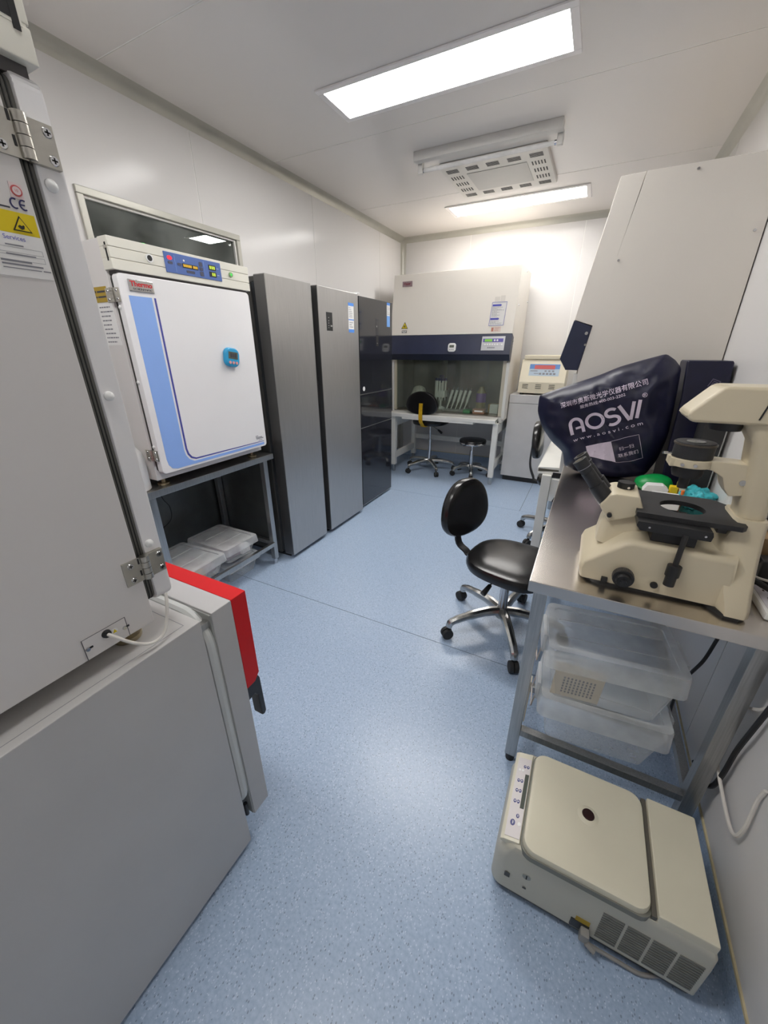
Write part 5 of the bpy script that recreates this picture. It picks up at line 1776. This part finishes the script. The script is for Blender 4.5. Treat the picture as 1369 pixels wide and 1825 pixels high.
text('registered_mark', '®', BAGTXT, t, cp2(.212, 1.200), d_, perp(d_), h=.019, mapper=on_cover)


def ribbon(name, pts, wd, closed=False, ends=None):
    """flat stroke on the cloth, points in (u, v) of the big letters' baseline frame"""
    P = [Vector((u, v)) for u, v in pts]
    n = len(P)
    bm = bmesh.new()
    L, Rr = [], []
    for i in range(n):
        a = P[i - 1] if (i > 0 or closed) else P[i]
        b = P[(i + 1) % n] if (i < n - 1 or closed) else P[i]
        tdir = (b - a).normalized()
        nn = Vector((-tdir.y, tdir.x)) * wd / 2
        if ends and (i in (0, n - 1)):
            nn = Vector((wd / 2, 0)) if ends == 'h' else nn
            if tdir.y < 0 and ends == 'h':
                nn = -nn
            nn = -nn if ends == 'h' else nn
        L.append(P[i] + nn)
        Rr.append(P[i] - nn)

    def W3(q):
        return on_cover(BO + BD * q.x + BU * q.y)
    vl = [bm.verts.new(W3(q)) for q in L]
    vr = [bm.verts.new(W3(q)) for q in Rr]
    for i in range(n if closed else n - 1):
        j = (i + 1) % n
        bm.faces.new((vl[i], vl[j], vr[j], vr[i]))
    return obj(name, bm, BAGTXT, t, 0)


BO = cp2(-.047, 1.004)
BD = ang(BO, cp2(.217, 1.110))
BU = perp(BD)
LH = .080


def dense(a, b, n=10):
    return [(a[0] + (b[0] - a[0]) * k / n, a[1] + (b[1] - a[1]) * k / n) for k in range(n + 1)]


arc = [(.0335 - .0255 * math.cos(R(a)), .0455 + .0270 * math.sin(R(a))) for a in range(0, 181, 12)]
ribbon('logo_letter', dense((.008, 0), (.008, .045), 6) + arc[1:-1] + dense((.059, .045), (.059, 0), 6), .0145)
ribbon('logo_letter', dense((.028, .026), (.055, .026), 4), .0115)
ribbon('logo_letter', [(.114 + .0345 * math.cos(R(a)), .0395 + .0330 * math.sin(R(a))) for a in range(0, 360, 10)], .0135, True)
S_ = []
for a in range(35, 271, 12):
    S_.append((.186 + .0225 * math.cos(R(a)), .0565 + .0175 * math.sin(R(a))))
for a in range(90, -146, -12):
    S_.append((.187 + .0255 * math.cos(R(a)), .0205 + .0185 * math.sin(R(a))))
ribbon('logo_letter', S_, .0135)
ribbon('logo_letter', dense((.220, .080), (.250, .002), 8), .0150)
ribbon('logo_letter', dense((.254, .002), (.280, .080), 8), .0135)
ribbon('logo_letter', dense((.277, .002), (.303, .080), 8), .0135)
# scan panel: pale patch and outlined box (the code itself is left out)
BO = Vector((0, 2.1, 0))
BD, BU = Vector((1, 0, 0)), Vector((0, 0, 1))
q_ = [cp2(*p) for p in ((.029, .957), (.233, 1.039), (.275, .928), (.184, .895), (.130, .996), (.171, .894), (.046, .910))]
A_, B_, C_, D_ = q_[0], q_[4], q_[5], q_[6]
bm = bmesh.new()
gv = []
for i in range(9):
    row = []
    for j in range(9):
        u, v = i / 8, j / 8
        top = A_.lerp(B_, u)
        bot = D_.lerp(C_, u)
        row.append(bm.verts.new(on_cover(bot.lerp(top, v))))
    gv.append(row)
for i in range(8):
    for j in range(8):
        bm.faces.new((gv[i][j], gv[i + 1][j], gv[i + 1][j + 1], gv[i][j + 1]))
obj('scan_patch', bm, BAGTXT, t, 0)
loop = []
for a, b_ in ((q_[4], q_[1]), (q_[1], q_[2]), (q_[2], q_[3]), (q_[3], q_[5])):
    loop += [(a.lerp(b_, k / 10).x, a.lerp(b_, k / 10).z) for k in range(10)]
loop.append((q_[5].x, q_[5].z))
ribbon('scan_outline', loop, .0016)

# second cover: tall narrow, hard against the wall
t = thing('dust_cover', 'tall dark navy dust cover standing upright against the right wall', 'dust cover', (.44, 2.26, TZ))
c2 = B()
rg = []
for z, x0_, x1_, yy0, yy1 in ((TZ + .001, .372, .524, 2.13, 2.40), (1.0, .366, .524, 2.14, 2.39), (1.2, .362, .522, 2.17, 2.38), (1.345, .352, .516, 2.195, 2.36), (1.352, .356, .512, 2.20, 2.355)):
    ring = []
    for x, y in rrect(x0_, x1_, yy0, yy1, .008, 3):
        ring.append((x + (noise.noise(Vector((x * 9, z * 5, 3))) * .008 if z < 1.3 and x < .5 else 0), y + noise.noise(Vector((x * 12, z * 8, 7))) * .008, z))
    rg.append(ring)
obj('cover_cloth', c2.rings(rg), BAGM, t, 45)
dd = Vector((.86, 0, -.5))
text('cover_lettering', '同', mat('dim_print', (0.16, 0.14, 0.21), 0.6), t, (.441, 2.160, 1.252), (.93, 0, -.36), (.36, 0, .93), h=.034)
text('cover_lettering', 'm o', mat('dim_print', (0, 0, 0)), t, (.444, 2.138, 1.06), (.95, 0, -.3), (.3, 0, .95), h=.017, width=.042)

# ================================================================== CLUTTER BEHIND THE MICROSCOPE


def lump(c, r, m, name, label, cat, seed=0, amp=.25, fr=14, flat=True, n=28):
    b = B().ball(c, r, n)
    base = c[2] - r[2]
    for v in b.bm.verts:
        d = v.co - Vector(c)
        f = 1 + amp * noise.noise(v.co * fr + Vector((seed, 0, 0))) + amp * .5 * noise.noise(v.co * fr * 2.3 + Vector((0, seed, 0)))
        v.co = Vector(c) + d * f
        if flat and v.co.z < base + r[2] * .15:
            v.co.z = base + r[2] * .0
    zmin = min(v.co.z for v in b.bm.verts)
    b.xform(Matrix.Translation((0, 0, base - zmin)))
    return solo(name, b, m, label, cat, (c[0], c[1], base), smooth=60)


lump((.320, 2.010, TZ + .041), (.074, .072, .04), GREENB, 'green_pouch', 'green plastic pouch lying behind the microscope', 'pouch', 1, .2, 10)
lump((.462, 1.88, TZ + .038), (.056, .075, .037), TEAL, 'glove_heap', 'crumpled teal disposable gloves behind the microscope', 'gloves', 4, .5, 34, n=44)
wbx = B().prism([(.282, TZ + .001), (.276, TZ + .045), (.288, TZ + .068), (.345, TZ + .072), (.366, TZ + .056), (.352, TZ + .001)], 'y', 1.88, 1.925, .003)
solo('white_holder', wbx, WHITEP, 'angular white plastic holder lying before the green pouch', 'holder', (.315, 1.90, TZ))
solo('white_tray', B().box(.300, .398, 1.79, 1.85, TZ + .0005, TZ + .056, .006), WHITEP, 'low white tray right behind the microscope stage', 'tray', (.35, 1.82, TZ))
solo('yellow_box', B().box(.372, .400, 1.90, 1.93, TZ + .0005, TZ + .068, .003), YELP, 'small yellow box between the green pouch and the gloves', 'box', (.386, 1.915, TZ))
solo('orange_tube', B().cyl((.409, 1.86, TZ + .0005), (.409, 1.86, TZ + .068), .006, n=12), ORANGE, 'thin orange tube beside the teal gloves', 'tube', (.409, 1.86, TZ))
solo('cork_block', B().box(.403, .424, 1.895, 1.93, TZ + .0005, TZ + .082, .002), PAPERB, 'tan block standing beside the teal gloves', 'block', (.413, 1.912, TZ))
solo('olive_bottle', B().lathe([(.017, TZ + .0005), (.019, TZ + .006), (.019, TZ + .075), (.010, TZ + .085), (.010, TZ + .095), (0, TZ + .095)], (.420, 1.960, 0), 20), mat('olive', (0.28, 0.25, 0.06), 0.35),
     'olive bottle behind the small yellow box', 'bottle', (.420, 1.960, TZ))
solo('white_tube', B().cyl((.44, 1.60, TZ + .018), (.50, 1.66, TZ + .080), .015, n=18), WHITEP, 'white tube leaning beside the microscope pillar', 'tube', (.45, 1.61, TZ))
t = thing('equipment_case', 'tall black equipment case at the wall behind the microscope arm', 'case', (.475, 2.03, TZ))
obj('case_body', B().box(.436, .512, 1.985, 2.10, TZ + .0005, TZ + .42, .004), MBLACK, t)
obj('edge_strip', B().box(.511, .517, 1.99, 2.095, TZ + .02, TZ + .40, .001), ALU, t)
solo('orange_wrapper', B().box(.31, .335, 1.62, 1.66, TZ + .0005, TZ + .006, .001), ORANGE, 'orange wrapper on the table behind the stage', 'wrapper', (.32, 1.64, TZ))
solo('paper_wad', B().box(.345, .42, 1.60, 1.65, TZ + .0005, TZ + .012, .003), PAPER, 'white folded tissue on the table behind the stage', 'tissue', (.38, 1.62, TZ))
# right of the microscope
t = thing('plastic_pack', 'rolled clear plastic pack standing at the wall beside the microscope', 'pack', (.495, 1.52, TZ))
obj('film', B().box(.47, .526, 1.40, 1.62, TZ + .02, TZ + .24, .02).xform(Matrix.Identity(4)), mat('film_grey', (0.50, 0.50, 0.49), 0.3, var=0.25, vscale=25), t)
obj('purple_mark', B().box(.468, .4705, 1.43, 1.46, TZ + .17, TZ + .185), PURPLE, t)
solo('cardboard_box', B().box(.455, .524, 1.31, 1.395, TZ + .0005, TZ + .12, .002), TANCARD, 'brown cardboard box at the wall behind the power adapter', 'box', (.49, 1.35, TZ))
solo('power_adapter', B().box(.486, .526, 1.235, 1.285, TZ + .0305, TZ + .085, .006).box(.49, .524, 1.24, 1.28, TZ + .0005, TZ + .04, .003), BLACK, 'black power adapter at the wall beside the microscope', 'adapter', (.50, 1.26, TZ))
t = thing('power_strip', 'white extension socket at the right end of the table front', 'power strip', (.495, 1.15, TZ))
obj('case', B().box(.466, .524, 1.075, 1.222, TZ + .0005, TZ + .022, .006), WHITEP, t)
obj('socket_face', B().box(.474, .518, 1.085, 1.212, TZ + .021, TZ + .0235, .001), mat('socket_mauve', (0.62, 0.60, 0.66), 0.4), t)
for y in (1.11, 1.15, 1.19):
    obj('socket_hole', B().box(.488, .492, y - .006, y + .002, TZ + .0232, TZ + .0242).box(.500, .504, y - .006, y + .002, TZ + .0232, TZ + .0242), BLACKL, t)


# ================================================================== CABLES AT THE RIGHT WALL
def cable(name, label, pts, r, m):
    b = B().tube(pts, r, 8, 8)
    solo(name, b, m, label, 'cable', pts[0])


cable('power_cable', 'thick black cable running from the microscope across the power strip', [(.432, 1.22, TZ + .05), (.46, 1.20, TZ + .047), (.485, 1.17, TZ + .042), (.525, 1.13, TZ + .036)], .0075, CABLEB)
cable('power_cable', 'thin black cable looping behind the power strip on the table', [(.436, 1.30, TZ + .10), (.455, 1.29, TZ + .11), (.475, 1.27, TZ + .10), (.484, 1.255, TZ + .07)], .003, CABLEB)
cable('power_cable', 'thin white cable lying over the power strip', [(.435, 1.245, TZ + .07), (.455, 1.228, TZ + .054), (.48, 1.215, TZ + .044), (.525, 1.20, TZ + .044)], .0032, CABLEW)
cable('power_cable', 'thin black cable hanging under the steel table by its rear right side', [(.448, 1.16, .76), (.442, 1.18, .66), (.435, 1.19, .56), (.425, 1.23, .44), (.43, 1.26, .30), (.445, 1.27, .19)], .0048, CABLEB)
cable('power_cable', 'thick black cable hanging at the right wall in front of the table leg', [(.523, .985, .80), (.521, .985, .74), (.514, .992, .65), (.510, 1.01, .52), (.512, 1.03, .42), (.512, 1.035, .32), (.509, 1.05, .245), (.50, 1.10, .205), (.50, 1.16, .20)], .0062, CABLEB)
cable('power_cable', 'white cable hanging in a wide loop at the right wall', [(.525, .99, .66), (.519, 1.005, .615), (.514, 1.03, .575), (.511, 1.09, .52), (.508, 1.145, .455), (.507, 1.14, .37), (.508, 1.07, .32), (.511, .97, .29), (.514, .90, .285), (.519, .885, .33), (.522, .90, .42), (.525, .90, .46)], .0046, CABLEW)
